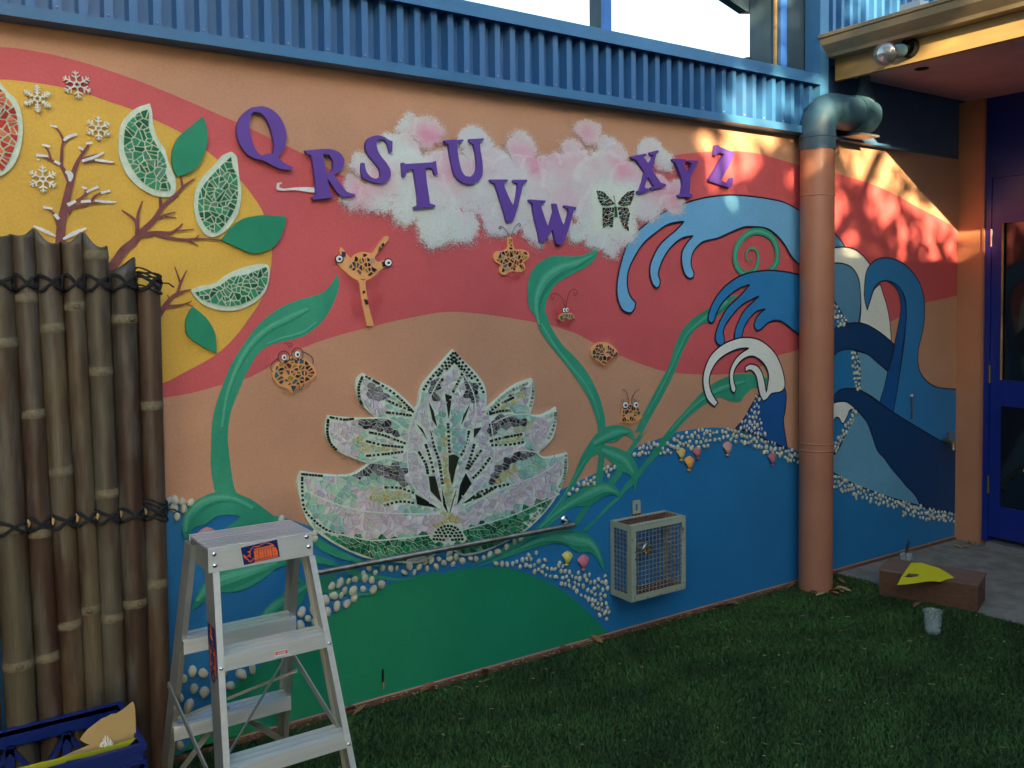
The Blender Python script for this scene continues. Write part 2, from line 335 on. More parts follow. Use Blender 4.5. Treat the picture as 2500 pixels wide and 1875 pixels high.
def brush(name, c, strokes, m, parent=None, jitter=0.0):
    mb = MB(); y = layer()
    for i, st in enumerate(strokes):
        sc = mscale(c, st[0][0], st[0][1]); w_ = [(p[0], p[1], p[2]*sc) for p in W2(c, st)]
        mb.ribbon(smooth(w_, 5, False), y-i*.00001)
    o = wpart(name, mb, m); LAY[0] += len(strokes)*.00001; return o

# red band, yellow sun disc
redtop = multi(('A', [(-700, 330), (0, 315), (300, 355), (600, 430), (900, 530), (1200, 650), (1500, 780), (1700, 870)]), ('B', [(430, 372), (700, 500), (830, 580)]),
               ('P', [(900, 455), (1050, 492), (1250, 480), (1450, 440), (1560, 400)]), ('C', [(1490, 500), (1600, 482), (1750, 470), (1900, 466), (2050, 478), (2212, 512)]),
               ('D', [(450, 1040), (650, 1100), (935, 1165), (1050, 1200), (1180, 1240), (1300, 1290), (1500, 1400), (1780, 1590)]))
redbot = multi(('H', [(1767, 612), (1650, 640), (1545, 665), (1370, 760), (1290, 800), (1150, 830), (940, 870), (700, 975), (640, 995)]),
               ('G', [(1660, 1020), (1500, 1115), (1300, 1145), (1100, 1145), (900, 1125), (750, 1080), (600, 1020), (420, 935), (300, 870), (130, 815)]),
               ('C', [(560, 1620), (280, 1575), (0, 1552)]), ('B', [(1400, 1590), (1140, 1650)]), ('E', [(2212, 905), (2000, 990), (1700, 1160), (1500, 1215), (1300, 1270), (1098, 1305), (600, 1380), (-700, 1440)]))
shape('painted_red_band', None, redtop+redbot, M['red'], corner=80)
shape('painted_sun_disc', None, multi(('A', [(-700, 560), (0, 535), (250, 560), (500, 605), (750, 690), (900, 740), (1050, 810), (1250, 910), (1450, 1060), (1600, 1190), (1700, 1310), (1780, 1440)]),
      ('E', [(1835, 250), (1838, 340), (1820, 480), (1760, 650), (1680, 770), (1600, 880), (1500, 980), (1400, 1050), (1250, 1130), (1098, 1205), (700, 1310), (0, 1370), (-700, 1380)])), M['yellow'], corner=80)
# blue water and green hill
e0 = W2('P', [(-300, 1226)])[0]
wtop = multi(('P', [(-300, 1232), (200, 1228), (408, 1226), (480, 1232), (560, 1250)]), ('J', [(1060, 240), (1280, 310)]), ('P', [(900, 1330), (1100, 1330), (1250, 1270)]),
             ('K', [(450, 555), (520, 520), (600, 480), (690, 440), (760, 400), (820, 370), (960, 270), (1020, 235), (1120, 203), (1250, 155), (1400, 130), (1500, 122), (1640, 135), (1750, 165), (1900, 215), (2000, 250), (2080, 290)]),
             ('L', [(925, 150), (1050, 220), (1200, 280), (1350, 330), (1520, 375), (1650, 405), (1767, 428)]))
shape('painted_water', None, wtop+[(5.3, .02), (-2.2, .02)], M['blue'], corner=50)
gtop = multi(('P', [(425, 1880), (480, 1790), (557, 1690), (622, 1634)]), ('J', [(1100, 1130), (1180, 1020), (1380, 920), (1470, 870), (1560, 800), (1700, 745), (1800, 700), (1900, 662), (2100, 615)]),
             ('F', [(1050, 1660), (1200, 1630)]), ('K', [(20, 1062), (150, 1080), (300, 1130), (450, 1200), (570, 1290), (680, 1390), (790, 1510)]))
gx0, gx1 = gtop[0][0], gtop[-1][0]
shape('painted_green_hill', None, gtop+[(gx1+.02, .022), (gx0-.02, .022)], M['hill'], corner=50)
# waves on the right-hand stretch
def wv(nme, c, pts, m, **k): return shape(nme, c, pts, M[m], outline=True, **k)
wv('painted_wave', 'H', [(860, 120), (935, 190), (980, 240), (1008, 285), (925, 300), (860, 300)], 'steel')
wv('painted_wave', 'H', [(820, 395), (925, 393), (1000, 398), (1060, 430), (1100, 500), (1114, 600), (1112, 700), (1098, 800), (1025, 802), (990, 740), (925, 640), (820, 560)], 'steel')
wv('painted_wave', 'H', [(820, 560), (925, 645), (990, 740), (1025, 802), (960, 850), (820, 900)], 'blue')
wv('painted_foam', 'H', [(820, 300), (925, 290), (1000, 285), (1070, 300), (1130, 345), (1178, 405), (1160, 440), (1145, 500), (1140, 560), (1138, 620), (1158, 710), (1180, 640), (1205, 570), (1245, 535), (1265, 600), (1290, 680), (1310, 790), (1320, 920), (1240, 870), (1170, 820), (1108, 795), (1115, 700), (1112, 600), (1100, 500), (1060, 430), (1000, 398), (925, 393), (820, 400)], 'white')
wv('painted_wave', 'H', [(1158, 710), (1140, 640), (1140, 540), (1150, 460), (1175, 410), (1220, 370), (1290, 358), (1360, 375), (1430, 420), (1490, 490), (1530, 580), (1545, 680), (1540, 800), (1520, 900), (1502, 980), (1500, 1070), (1520, 1140), (1570, 1200), (1640, 1235), (1768, 1245), (1768, 1660), (1700, 1625), (1500, 1510), (1330, 1410), (1350, 1300), (1370, 1180), (1390, 1050), (1410, 900), (1420, 750), (1415, 640), (1390, 580), (1340, 530), (1280, 512), (1230, 530), (1200, 570), (1180, 630)], 'wave2')
wv('painted_wave_shade', 'H', [(1285, 512), (1340, 530), (1390, 580), (1418, 680), (1420, 780), (1405, 900), (1390, 1020), (1370, 1180), (1332, 1405), (1240, 1340), (1270, 1220), (1295, 1100), (1340, 940), (1370, 800), (1385, 700), (1370, 600), (1330, 540)], 'wave3')
wv('painted_wave', 'H', [(820, 960), (920, 850), (980, 815), (1060, 797), (1140, 805), (1210, 840), (1280, 890), (1345, 950), (1320, 1050), (1295, 1120), (1220, 1060), (1160, 1010), (1090, 985), (1020, 975), (960, 990), (920, 1030), (820, 1100)], 'navy')
wv('painted_wave', 'H', [(820, 1100), (920, 1030), (960, 990), (1020, 975), (1078, 985), (1100, 1060), (1110, 1150), (1105, 1250), (1040, 1240), (980, 1250), (920, 1300), (820, 1350)], 'blue')
wv('painted_wave', 'H', [(1083, 987), (1160, 1010), (1220, 1060), (1295, 1125), (1275, 1220), (1240, 1335), (1180, 1290), (1105, 1250), (1110, 1150), (1100, 1060)], 'pale')
wv('painted_wave', 'H', [(1080, 1382), (1150, 1460), (1190, 1560), (1225, 1659), (1270, 1709), (1320, 1779), (1380, 1849), (1440, 1915), (1490, 1975), (1520, 2034), (1350, 1988), (1200, 1938), (1050, 1878), (920, 1806), (820, 1780), (820, 1720), (940, 1680), (1000, 1570), (1040, 1480)], 'pale')
wv('painted_wave', 'H', [(820, 1500), (920, 1480), (940, 1440), (965, 1440), (985, 1475), (1000, 1470), (1030, 1400), (1080, 1382), (1040, 1480), (1000, 1570), (950, 1659), (900, 1720), (820, 1760)], 'blue')
wv('painted_wave', 'H', [(820, 1400), (920, 1300), (970, 1252), (1030, 1240), (1100, 1250), (1200, 1310), (1330, 1400), (1500, 1505), (1700, 1620), (1768, 1645), (1768, 2084), (1650, 2066), (1524, 2036), (1480, 1959), (1420, 1899), (1380, 1849), (1320, 1779), (1270, 1709), (1225, 1659), (1190, 1560), (1150, 1460), (1080, 1380), (1020, 1335), (960, 1330), (920, 1360), (820, 1450)], 'navy')
wv('painted_foam', 'H', [(820, 1420), (920, 1345), (960, 1330), (1020, 1332), (1080, 1380), (1040, 1385), (1025, 1420), (1000, 1470), (985, 1475), (965, 1440), (940, 1440), (920, 1480), (820, 1520)], 'white')

# stems and leaves (painted)
def lf(pts_c, pts, nme='painted_leaf', hl=None):
    shape(nme, pts_c, pts, M['leaf'], corner=70)
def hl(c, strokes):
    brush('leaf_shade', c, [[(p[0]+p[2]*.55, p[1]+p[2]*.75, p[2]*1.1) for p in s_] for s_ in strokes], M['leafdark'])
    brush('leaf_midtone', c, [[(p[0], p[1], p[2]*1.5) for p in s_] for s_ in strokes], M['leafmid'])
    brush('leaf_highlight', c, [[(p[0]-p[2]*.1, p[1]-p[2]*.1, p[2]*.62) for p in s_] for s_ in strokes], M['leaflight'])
def multishape(nme, segs, m='leaf', corner=70): shape(nme, None, multi(*segs), M[m], corner=corner)
multishape('painted_stem', [('B', [(895, 1300), (910, 1370), (880, 1470), (840, 1550), (800, 1610)]), ('E', [(2120, 840), (2040, 890), (1930, 920), (1830, 945), (1740, 1010), (1660, 1150), (1600, 1290), (1560, 1400), (1540, 1530), (1545, 1659), (1580, 1900), (1620, 1980), (1470, 1960), (1425, 1780), (1425, 1659), (1430, 1500), (1450, 1380), (1500, 1230), (1560, 1080), (1640, 950), (1720, 840), (1800, 760), (1900, 690), (2020, 640)]), ('B', [(780, 1430), (850, 1370), (885, 1310)])])
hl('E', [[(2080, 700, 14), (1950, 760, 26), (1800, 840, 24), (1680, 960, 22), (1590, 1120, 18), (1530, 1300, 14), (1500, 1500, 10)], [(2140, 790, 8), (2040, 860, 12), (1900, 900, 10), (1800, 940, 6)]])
G_S3 = [('G', [(1515, 1150), (1430, 1140), (1350, 1150), (1270, 1180), (1200, 1220), (1120, 1290), (1040, 1380), (960, 1470), (880, 1570)]), ('K', [(1096, 276), (1000, 400), (900, 510), (860, 580), (790, 640), (700, 740), (610, 810), (640, 822), (720, 740), (800, 662), (870, 602), (900, 560), (980, 480), (1050, 390), (1140, 290)]), ('G', [(940, 1570), (1020, 1470), (1110, 1390), (1180, 1340), (1260, 1300), (1340, 1325), (1400, 1330), (1440, 1280), (1490, 1240), (1580, 1225), (1590, 1170)])]
multishape('painted_stem', G_S3)
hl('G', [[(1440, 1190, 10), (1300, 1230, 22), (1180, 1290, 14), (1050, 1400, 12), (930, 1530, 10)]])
multishape('painted_stem', [('G', [(1400, 604), (1300, 630), (1250, 660), (1180, 705), (1080, 770), (1010, 850), (960, 960), (920, 1090), (850, 1220), (760, 1390), (690, 1540)]), ('K', [(1010, 150), (930, 260), (790, 490), (600, 690), (555, 770), (575, 785), (620, 735), (670, 650), (860, 470), (950, 290), (1060, 130)]), ('G', [(730, 1570), (790, 1450), (880, 1290), (960, 1130), (1010, 1000), (1060, 900), (1120, 820), (1200, 790), (1260, 740), (1330, 665)])])
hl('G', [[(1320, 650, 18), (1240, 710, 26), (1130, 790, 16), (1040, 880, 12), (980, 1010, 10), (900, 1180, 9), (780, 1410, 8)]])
multishape('painted_stem', [('C', [(995, 1080), (1000, 1130), (975, 1200), (900, 1260), (800, 1310), (720, 1360), (680, 1410), (650, 1480), (640, 1550)]), ('G', [(102, 755), (130, 830), (200, 940), (290, 1030), (370, 1130), (430, 1240), (470, 1350), (490, 1440), (495, 1500)]), ('K', [(770, 130), (765, 300), (760, 400), (745, 500), (690, 500), (705, 440), (715, 390), (725, 300), (745, 150)]), ('G', [(445, 1540), (440, 1480), (410, 1380), (370, 1290), (300, 1180), (220, 1070), (130, 960), (60, 860), (18, 750)]), ('C', [(530, 1520), (522, 1420), (530, 1320), (570, 1250), (630, 1200), (690, 1175), (760, 1175), (870, 1175), (940, 1150), (985, 1110)])])
hl('C', [[(960, 1170, 8), (850, 1220, 26), (730, 1260, 40), (640, 1330, 44), (590, 1430, 34), (580, 1530, 22), (600, 1640, 16)]])
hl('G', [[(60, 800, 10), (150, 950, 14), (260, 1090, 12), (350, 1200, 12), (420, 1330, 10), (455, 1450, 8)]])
lf('K', [(740, 240), (800, 245), (880, 270), (940, 310), (980, 370), (988, 430), (982, 500), (968, 565), (960, 510), (940, 450), (900, 425), (860, 420), (800, 350), (760, 310), (720, 300), (680, 320), (640, 370), (600, 440), (560, 510), (500, 600), (440, 690), (330, 800), (250, 870), (200, 885), (330, 770), (400, 690), (480, 590), (540, 470), (590, 370), (620, 290), (680, 245)])
lf('K', [(560, 430), (600, 330), (650, 240), (700, 170), (760, 125), (820, 105), (890, 110), (940, 135), (965, 175), (970, 238), (940, 190), (900, 172), (860, 205), (810, 222), (770, 226), (740, 244), (690, 262), (640, 300), (600, 370)])
hl('K', [[(930, 150, 6), (850, 150, 30), (760, 190, 26), (690, 230, 18)], [(960, 430, 10), (900, 340, 36), (820, 300, 30), (750, 270, 18)], [(640, 330, 8), (560, 460, 10), (460, 620, 8), (360, 750, 6)]])
lf('K', [(180, 870), (300, 800), (420, 690), (520, 600), (600, 540), (680, 500), (760, 488), (820, 505), (860, 550), (888, 590), (840, 578), (800, 572), (740, 600), (680, 640), (620, 655), (560, 655), (480, 705), (400, 775), (300, 855), (200, 910), (80, 968), (0, 1005), (-150, 1060), (0, 975), (100, 918)])
hl('K', [[(850, 560, 4), (760, 530, 36), (660, 570, 44), (560, 620, 24), (450, 690, 14), (320, 800, 10)]])
lf('K', [(-180, 1090), (0, 1018), (100, 960), (200, 920), (320, 850), (420, 822), (520, 812), (620, 830), (690, 880), (730, 950), (755, 1040), (763, 1088), (740, 1060), (700, 990), (650, 960), (600, 965), (560, 950), (500, 905), (420, 900), (300, 930), (180, 970), (60, 1012)])
hl('K', [[(740, 1020, 6), (680, 910, 26), (580, 880, 50), (460, 860, 34), (330, 880, 18), (200, 935, 10)]])
lf('J', [(415, 388), (398, 300), (420, 210), (480, 140), (570, 90), (660, 66), (760, 76), (850, 125), (930, 190), (860, 250), (760, 228), (640, 232), (560, 290), (480, 312), (445, 372)])
lf('J', [(750, 78), (860, 118), (960, 188), (1060, 262), (1110, 278), (1190, 340), (1100, 480), (690, 480), (680, 340), (700, 310), (780, 255), (800, 200)])
hl('J', [[(425, 340, 14), (440, 240, 34), (520, 150, 40), (640, 110, 30), (760, 120, 24), (880, 180, 20)]])
lf('J', [(463, 870), (490, 780), (540, 700), (620, 620), (760, 565), (900, 535), (1060, 510), (1200, 498), (1140, 548), (1030, 592), (950, 652), (850, 715), (740, 746), (640, 750), (560, 800), (510, 842)])
hl('J', [[(500, 810, 20), (590, 700, 50), (730, 640, 60), (880, 600, 40), (1040, 550, 20)]])
lf('J', [(885, 1037), (888, 990), (930, 900), (1000, 820), (1100, 740), (1200, 690), (1330, 648), (1450, 618), (1430, 655), (1340, 700), (1240, 745), (1215, 800), (1160, 865), (1110, 905), (1010, 905), (930, 965)])
hl('J', [[(920, 950, 14), (1010, 850, 40), (1120, 780, 30), (1250, 700, 14)]])
lf('J', [(1130, 500), (1300, 495), (1450, 555), (1560, 598), (1700, 630), (1900, 658), (2000, 640), (1880, 670), (1700, 658), (1560, 645), (1480, 592), (1380, 562), (1240, 547), (1130, 545)])
lf('J', [(1290, 705), (1420, 680), (1560, 640), (1660, 638), (1550, 682), (1400, 722), (1330, 745)], 'painted_stem')
lf('J', [(1330, 720), (1480, 738), (1640, 752), (1770, 738), (1650, 770), (1480, 762), (1330, 748)], 'painted_stem')
lf('J', [(1130, 590), (1200, 655), (1230, 690), (1200, 685), (1120, 625)], 'painted_stem')
lf('F', [(170, 1380), (260, 1450), (400, 1525), (560, 1588), (700, 1618), (560, 1606), (380, 1562), (240, 1505), (175, 1445)])
# spiral
def spiral():
    c = 'G'
    pts = [(1600, 447, 50), (1645, 390, 54), (1650, 310, 54), (1628, 240, 50), (1580, 195, 48), (1510, 178, 46), (1445, 200, 46), (1392, 255, 46), (1366, 330, 46), (1376, 410, 46), (1420, 462, 46), (1475, 462, 46), (1508, 425, 36), (1522, 360, 28), (1512, 312, 22), (1480, 292, 18), (1448, 312, 15), (1438, 350, 12), (1456, 382, 10), (1476, 372, 8), (1472, 352, 6)]
    brush('painted_spiral', c, [pts], M['leaf'])
    brush('leaf_highlight', c, [[(p[0], p[1], p[2]*.3) for p in pts]], M['leaflight'])
spiral()
# waves on the left-hand stretch
w1 = multi(('P', [(2000, 545), (1960, 520)]), ('D', [(600, 1370), (500, 1345), (400, 1330)]), ('C', [(1950, 766), (1850, 765), (1700, 785), (1550, 830), (1400, 900), (1280, 990), (1200, 1080), (1160, 1180), (1130, 1300), (1120, 1400), (1130, 1480), (1160, 1540), (1210, 1560), (1240, 1530), (1248, 1490), (1220, 1460), (1200, 1420), (1190, 1350), (1200, 1270), (1240, 1180), (1300, 1090), (1380, 1020), (1470, 960), (1574, 942), (1520, 1000), (1460, 1050), (1410, 1100), (1370, 1170), (1345, 1240), (1345, 1310), (1365, 1370), (1390, 1392), (1408, 1375), (1412, 1340), (1400, 1300), (1410, 1250), (1440, 1180), (1490, 1110), (1560, 1055), (1634, 1040), (1590, 1090), (1560, 1150), (1558, 1220), (1575, 1290), (1605, 1325), (1635, 1320), (1640, 1290), (1625, 1250), (1622, 1200), (1640, 1140), (1700, 1080), (1800, 1055), (1900, 1010), (1980, 980)]),
           ('G', [(1480, 148), (1580, 160), (1650, 210), (1700, 270), (1755, 360), (1840, 440)]))
shape('painted_wave', None, w1, M['wave1'], outline=True, corner=58)
wv('painted_wave', 'G', [(1900, 500), (1800, 473), (1720, 455), (1600, 443), (1480, 455), (1400, 480), (1320, 530), (1260, 590), (1215, 660), (1185, 740), (1185, 780), (1205, 800), (1225, 780), (1240, 730), (1280, 660), (1340, 600), (1400, 560), (1464, 539), (1420, 590), (1370, 640), (1310, 700), (1260, 790), (1232, 880), (1240, 930), (1270, 952), (1290, 935), (1292, 900), (1285, 860), (1300, 810), (1350, 740), (1420, 670), (1527, 616), (1480, 660), (1430, 710), (1395, 770), (1365, 850), (1360, 920), (1405, 920), (1425, 830), (1460, 770), (1510, 720), (1570, 704), (1540, 725), (1505, 770), (1495, 820), (1515, 852), (1545, 835), (1590, 795), (1650, 780), (1700, 800), (1760, 850), (1900, 950)], 'wave2')
wv('painted_wave', 'G', [(1515, 1285), (1535, 1295), (1555, 1325), (1580, 1310), (1610, 1275), (1702, 1240), (1710, 1300), (1700, 1400), (1690, 1450), (1700, 1540), (1718, 1645), (1600, 1600), (1480, 1540), (1365, 1512), (1420, 1450), (1460, 1380), (1495, 1320)], 'wave3')
wv('painted_foam', 'G', [(1225, 1362), (1180, 1320), (1155, 1250), (1148, 1170), (1165, 1090), (1205, 1010), (1270, 950), (1340, 915), (1420, 895), (1510, 905), (1580, 945), (1640, 1010), (1680, 1100), (1700, 1190), (1695, 1240), (1665, 1265), (1610, 1275), (1580, 1310), (1555, 1325), (1535, 1290), (1520, 1230), (1510, 1170), (1490, 1130), (1460, 1115), (1435, 1130), (1432, 1095), (1465, 1075), (1510, 1085), (1540, 1120), (1560, 1180), (1575, 1264), (1583, 1220), (1590, 1150), (1570, 1090), (1530, 1045), (1480, 1022), (1430, 1035), (1390, 1070), (1360, 1120), (1355, 1180), (1370, 1240), (1360, 1270), (1340, 1255), (1328, 1190), (1330, 1120), (1360, 1050), (1400, 1005), (1457, 968), (1400, 970), (1330, 995), (1260, 1040), (1210, 1110), (1190, 1180), (1200, 1250), (1225, 1300), (1250, 1335)], 'white')
# branches with snow
brush('painted_branch', 'A', [[(405, 1640, 62), (415, 1500, 54), (440, 1380, 48), (470, 1250, 44), (500, 1150, 30), (530, 1080, 24), (570, 1020, 18), (602, 968, 12)],
 [(470, 1240, 30), (430, 1150, 26), (400, 1110, 20), (340, 1080, 16), (270, 1050, 12)], [(412, 1120, 22), (418, 1000, 18), (425, 950, 16), (400, 890, 13), (360, 850, 10)], [(425, 965, 16), (460, 935, 14), (515, 910, 10)], [(345, 1080, 14), (325, 1020, 13), (295, 980, 9)],
 [(545, 1080, 18), (600, 1060, 15), (690, 1035, 8)], [(555, 1100, 14), (640, 1088, 15), (775, 1105, 8)], [(560, 1050, 12), (540, 1000, 8)], [(450, 1440, 40), (490, 1380, 28), (560, 1330, 22), (582, 1290, 14), (560, 1260, 9)], [(575, 1300, 14), (655, 1265, 9)],
 [(480, 1400, 26), (600, 1372, 22), (640, 1325, 15), (690, 1300, 12), (738, 1290, 8)], [(590, 1375, 18), (700, 1365, 13), (785, 1370, 7)], [(400, 1570, 24), (380, 1480, 21), (350, 1430, 15), (300, 1400, 10)]], M['brown'])
brush('painted_branch', 'E', [[(700, 470, 60), (770, 400, 60), (830, 310, 55), (900, 250, 50), (960, 180, 42), (1040, 100, 36), (1085, 30, 30), (1120, -10, 26), (1180, -60, 24), (1240, -125, 18), (1312, -175, 8)], [(1232, -110, 18), (1218, -190, 14)], [(1085, 40, 26), (1080, -50, 20)],
 [(925, 200, 30), (930, 70, 20), (960, -25, 9)], [(930, 180, 26), (905, 100, 20), (820, 38, 9)], [(1045, 100, 20), (1110, 70, 14), (1182, 50, 8)], [(1110, 80, 12), (1188, 88, 7)], [(960, 205, 38), (1060, 190, 28), (1150, 190, 22), (1200, 160, 15), (1232, 128, 9)], [(1170, 180, 13), (1305, 165, 7)],
 [(1060, 200, 26), (1150, 225, 22), (1250, 236, 18), (1350, 230, 14), (1500, 240, 9)], [(1270, 240, 16), (1337, 280, 8)], [(1315, 232, 13), (1342, 205, 8)], [(805, 370, 20), (788, 318, 8)]], M['brown'])
brush('painted_branch', 'E', [[(1060, 760, 40), (1130, 660, 32), (1180, 610, 26), (1240, 585, 17), (1292, 572, 9)], [(1195, 605, 22), (1217, 530, 17), (1258, 443, 8)], [(1217, 535, 15), (1200, 480, 11), (1177, 418, 6)], [(1125, 685, 24), (1200, 680, 17), (1260, 665, 11), (1292, 648, 7)], [(1250, 668, 10), (1302, 686, 7)], [(1150, 650, 13), (1128, 608, 7)]], M['brown'])
brush('painted_snow', 'A', [[(338, 848, 10), (385, 858, 16)], [(430, 950, 16), (460, 925, 22), (520, 908, 14)], [(282, 978, 14), (340, 992, 18)], [(243, 1048, 20), (322, 1055, 14)], [(245, 1080, 8), (265, 1078, 10)], [(365, 1088, 16), (405, 1110, 20)], [(440, 1158, 14), (472, 1180, 40), (470, 1225, 14)], [(580, 970, 14), (620, 965, 16)],
 [(528, 995, 16), (560, 1010, 18)], [(552, 1088, 18), (640, 1060, 18), (700, 1030, 14)], [(640, 1080, 14), (700, 1088, 18), (765, 1096, 10)], [(552, 1262, 16), (582, 1275, 14)], [(580, 1298, 14), (662, 1260, 18)], [(455, 1385, 26), (510, 1358, 16)], [(545, 1362, 16), (612, 1358, 18)], [(640, 1355, 12), (700, 1362, 18), (782, 1365, 10)],
 [(680, 1302, 16), (742, 1288, 18)], [(288, 1398, 18), (352, 1410, 14)], [(368, 1445, 26), (396, 1480, 20)], [(225, 1525, 12), (300, 1560, 24), (375, 1595, 12)], [(425, 1615, 14), (500, 1575, 28), (580, 1542, 12)]], M['snow'])
brush('painted_curl', 'B', [[(515, 682, 8), (492, 690, 18), (490, 720, 22), (530, 728, 14), (610, 722, 18), (700, 728, 34), (770, 732, 30)]], M['snow'])

# clouds: soft dabbed paint as a fine grid carrying colour and cover
def softpatch(name, x0, x1, z0, z1, step, fn, y):
    nx = int((x1-x0)/step)+1; nz = int((z1-z0)/step)+1
    xs = np.linspace(x0, x1, nx); zs = np.linspace(z0, z1, nz); X_, Z_ = np.meshgrid(xs, zs)
    C_, A_ = fn(X_, Z_); n = nx*nz
    co = np.zeros((n, 3), np.float32); co[:, 0] = X_.ravel(); co[:, 1] = y; co[:, 2] = Z_.ravel()
    i = (np.arange(nz-1)[:, None]*nx+np.arange(nx-1)[None, :]).ravel(); q = np.stack([i, i+1, i+nx+1, i+nx], 1)
    al = A_.ravel(); q = q[(al[q].max(1) > .01)]
    me = bpy.data.meshes.new(name); me.from_pydata(co.tolist(), [], q.tolist())
    at = me.color_attributes.new('Col', 'FLOAT_COLOR', 'POINT'); cc = np.concatenate([C_.reshape(-1, 3), al[:, None]], 1).astype(np.float32); at.data.foreach_set('color', cc.ravel())
    return fix(link(name, me, None, M['soft']), wall)
m, nt_, p = newmat('dabbed_paint'); vc = N(nt_, 'ShaderNodeVertexColor', layer_name='Col'); nt_.links.new(vc.outputs['Color'], p.inputs['Base Color']); dab = N(nt_, 'ShaderNodeTexNoise', Scale=420.0, Detail=2.0); tcd = N(nt_, 'ShaderNodeTexCoord'); nt_.links.new(tcd.outputs['Object'], dab.inputs['Vector']); dr_ = N(nt_, 'ShaderNodeMapRange'); dr_.inputs['From Min'].default_value = .33; dr_.inputs['From Max'].default_value = .67; nt_.links.new(dab.outputs['Fac'], dr_.inputs['Value']); lt = N(nt_, 'ShaderNodeMath', operation='LESS_THAN'); nt_.links.new(dr_.outputs[0], lt.inputs[0]); nt_.links.new(vc.outputs['Alpha'], lt.inputs[1]); nt_.links.new(lt.outputs[0], p.inputs['Alpha']); p.inputs['Roughness'].default_value = .6
tc = N(nt_, 'ShaderNodeTexCoord'); nb = N(nt_, 'ShaderNodeTexNoise', Scale=160.0, Detail=3.0); nt_.links.new(tc.outputs['Object'], nb.inputs['Vector']); bb = N(nt_, 'ShaderNodeBump', Strength=.35, Distance=.002); nt_.links.new(nb.outputs['Fac'], bb.inputs['Height']); nt_.links.new(bb.outputs[0], p.inputs['Normal'])
M['soft'] = m
def vnoise(X_, Z_, f, seed):
    r = np.random.default_rng(seed); T = r.random((64, 64)); u = X_*f; v = Z_*f; i = np.floor(u).astype(int); j = np.floor(v).astype(int); a = u-i; b = v-j; a = a*a*(3-2*a); b = b*b*(3-2*b)
    g = lambda p_, q_: T[p_ % 64, q_ % 64]
    return (g(i, j)*(1-a)+g(i+1, j)*a)*(1-b)+(g(i, j+1)*(1-a)+g(i+1, j+1)*a)*b
def fbm(X_, Z_, f, seed, o=4):
    s_ = 0; t = 0
    for k in range(o): s_ = s_+vnoise(X_, Z_, f*2**k, seed+k)*.6**k; t += .6**k
    return s_/t
CIR = [(999, 312, 32), (1042, 327, 42), (890, 412, 36), (930, 430, 45), (970, 380, 60), (1158, 357, 45), (1205, 390, 40), (1272, 364, 42), (1434, 328, 36), (1389, 364, 30), (1476, 354, 28), (1498, 380, 32), (1581, 372, 34), (1618, 392, 30), (1335, 417, 42), (862, 475, 38), (916, 482, 43), (988, 506, 45), (1060, 557, 50), (1097, 550, 50), (1122, 558, 46), (1208, 542, 42), (1302, 568, 34), (1353, 545, 45), (1407, 570, 30), (1461, 578, 40), (1490, 606, 26), (1516, 562, 40), (1570, 489, 55), (1606, 471, 43), (1650, 460, 28), (1640, 500, 30),
       (1000, 440, 70), (1080, 450, 80), (1160, 450, 80), (1240, 460, 80), (1320, 480, 75), (1400, 450, 85), (1480, 440, 75), (1540, 450, 60), (1460, 520, 60), (930, 440, 40), (1050, 500, 60), (1250, 520, 50), (850, 448, 22), (1110, 400, 40), (1240, 410, 40), (1290, 410, 30), (1345, 400, 24)]
PNK = [(1045, 332, 40, .95), (1000, 335, 25, .4), (1090, 420, 46, .45), (870, 465, 36, .55), (930, 432, 36, .45), (1278, 368, 38, .7), (1432, 328, 34, .8), (1400, 385, 50, .5), (1300, 405, 30, .7), (1365, 392, 38, .55), (1500, 400, 42, .5), (1525, 415, 28, .55), (1600, 440, 42, .5), (1640, 480, 36, .8), (1250, 480, 45, .2), (1170, 400, 40, .5), (1580, 385, 26, .35), (880, 515, 40, .3), (1360, 480, 60, .25)]
def circ(lst): 
    out = []
    for t in lst:
        v = aty(t[0], t[1], D); v2 = aty(t[0], t[1]-t[2], D); vx = aty(t[0]+t[2], t[1], D); out.append((v.x, v.z, abs(vx.x-v.x), abs(v2.z-v.z))+tuple(t[3:]))
    return out
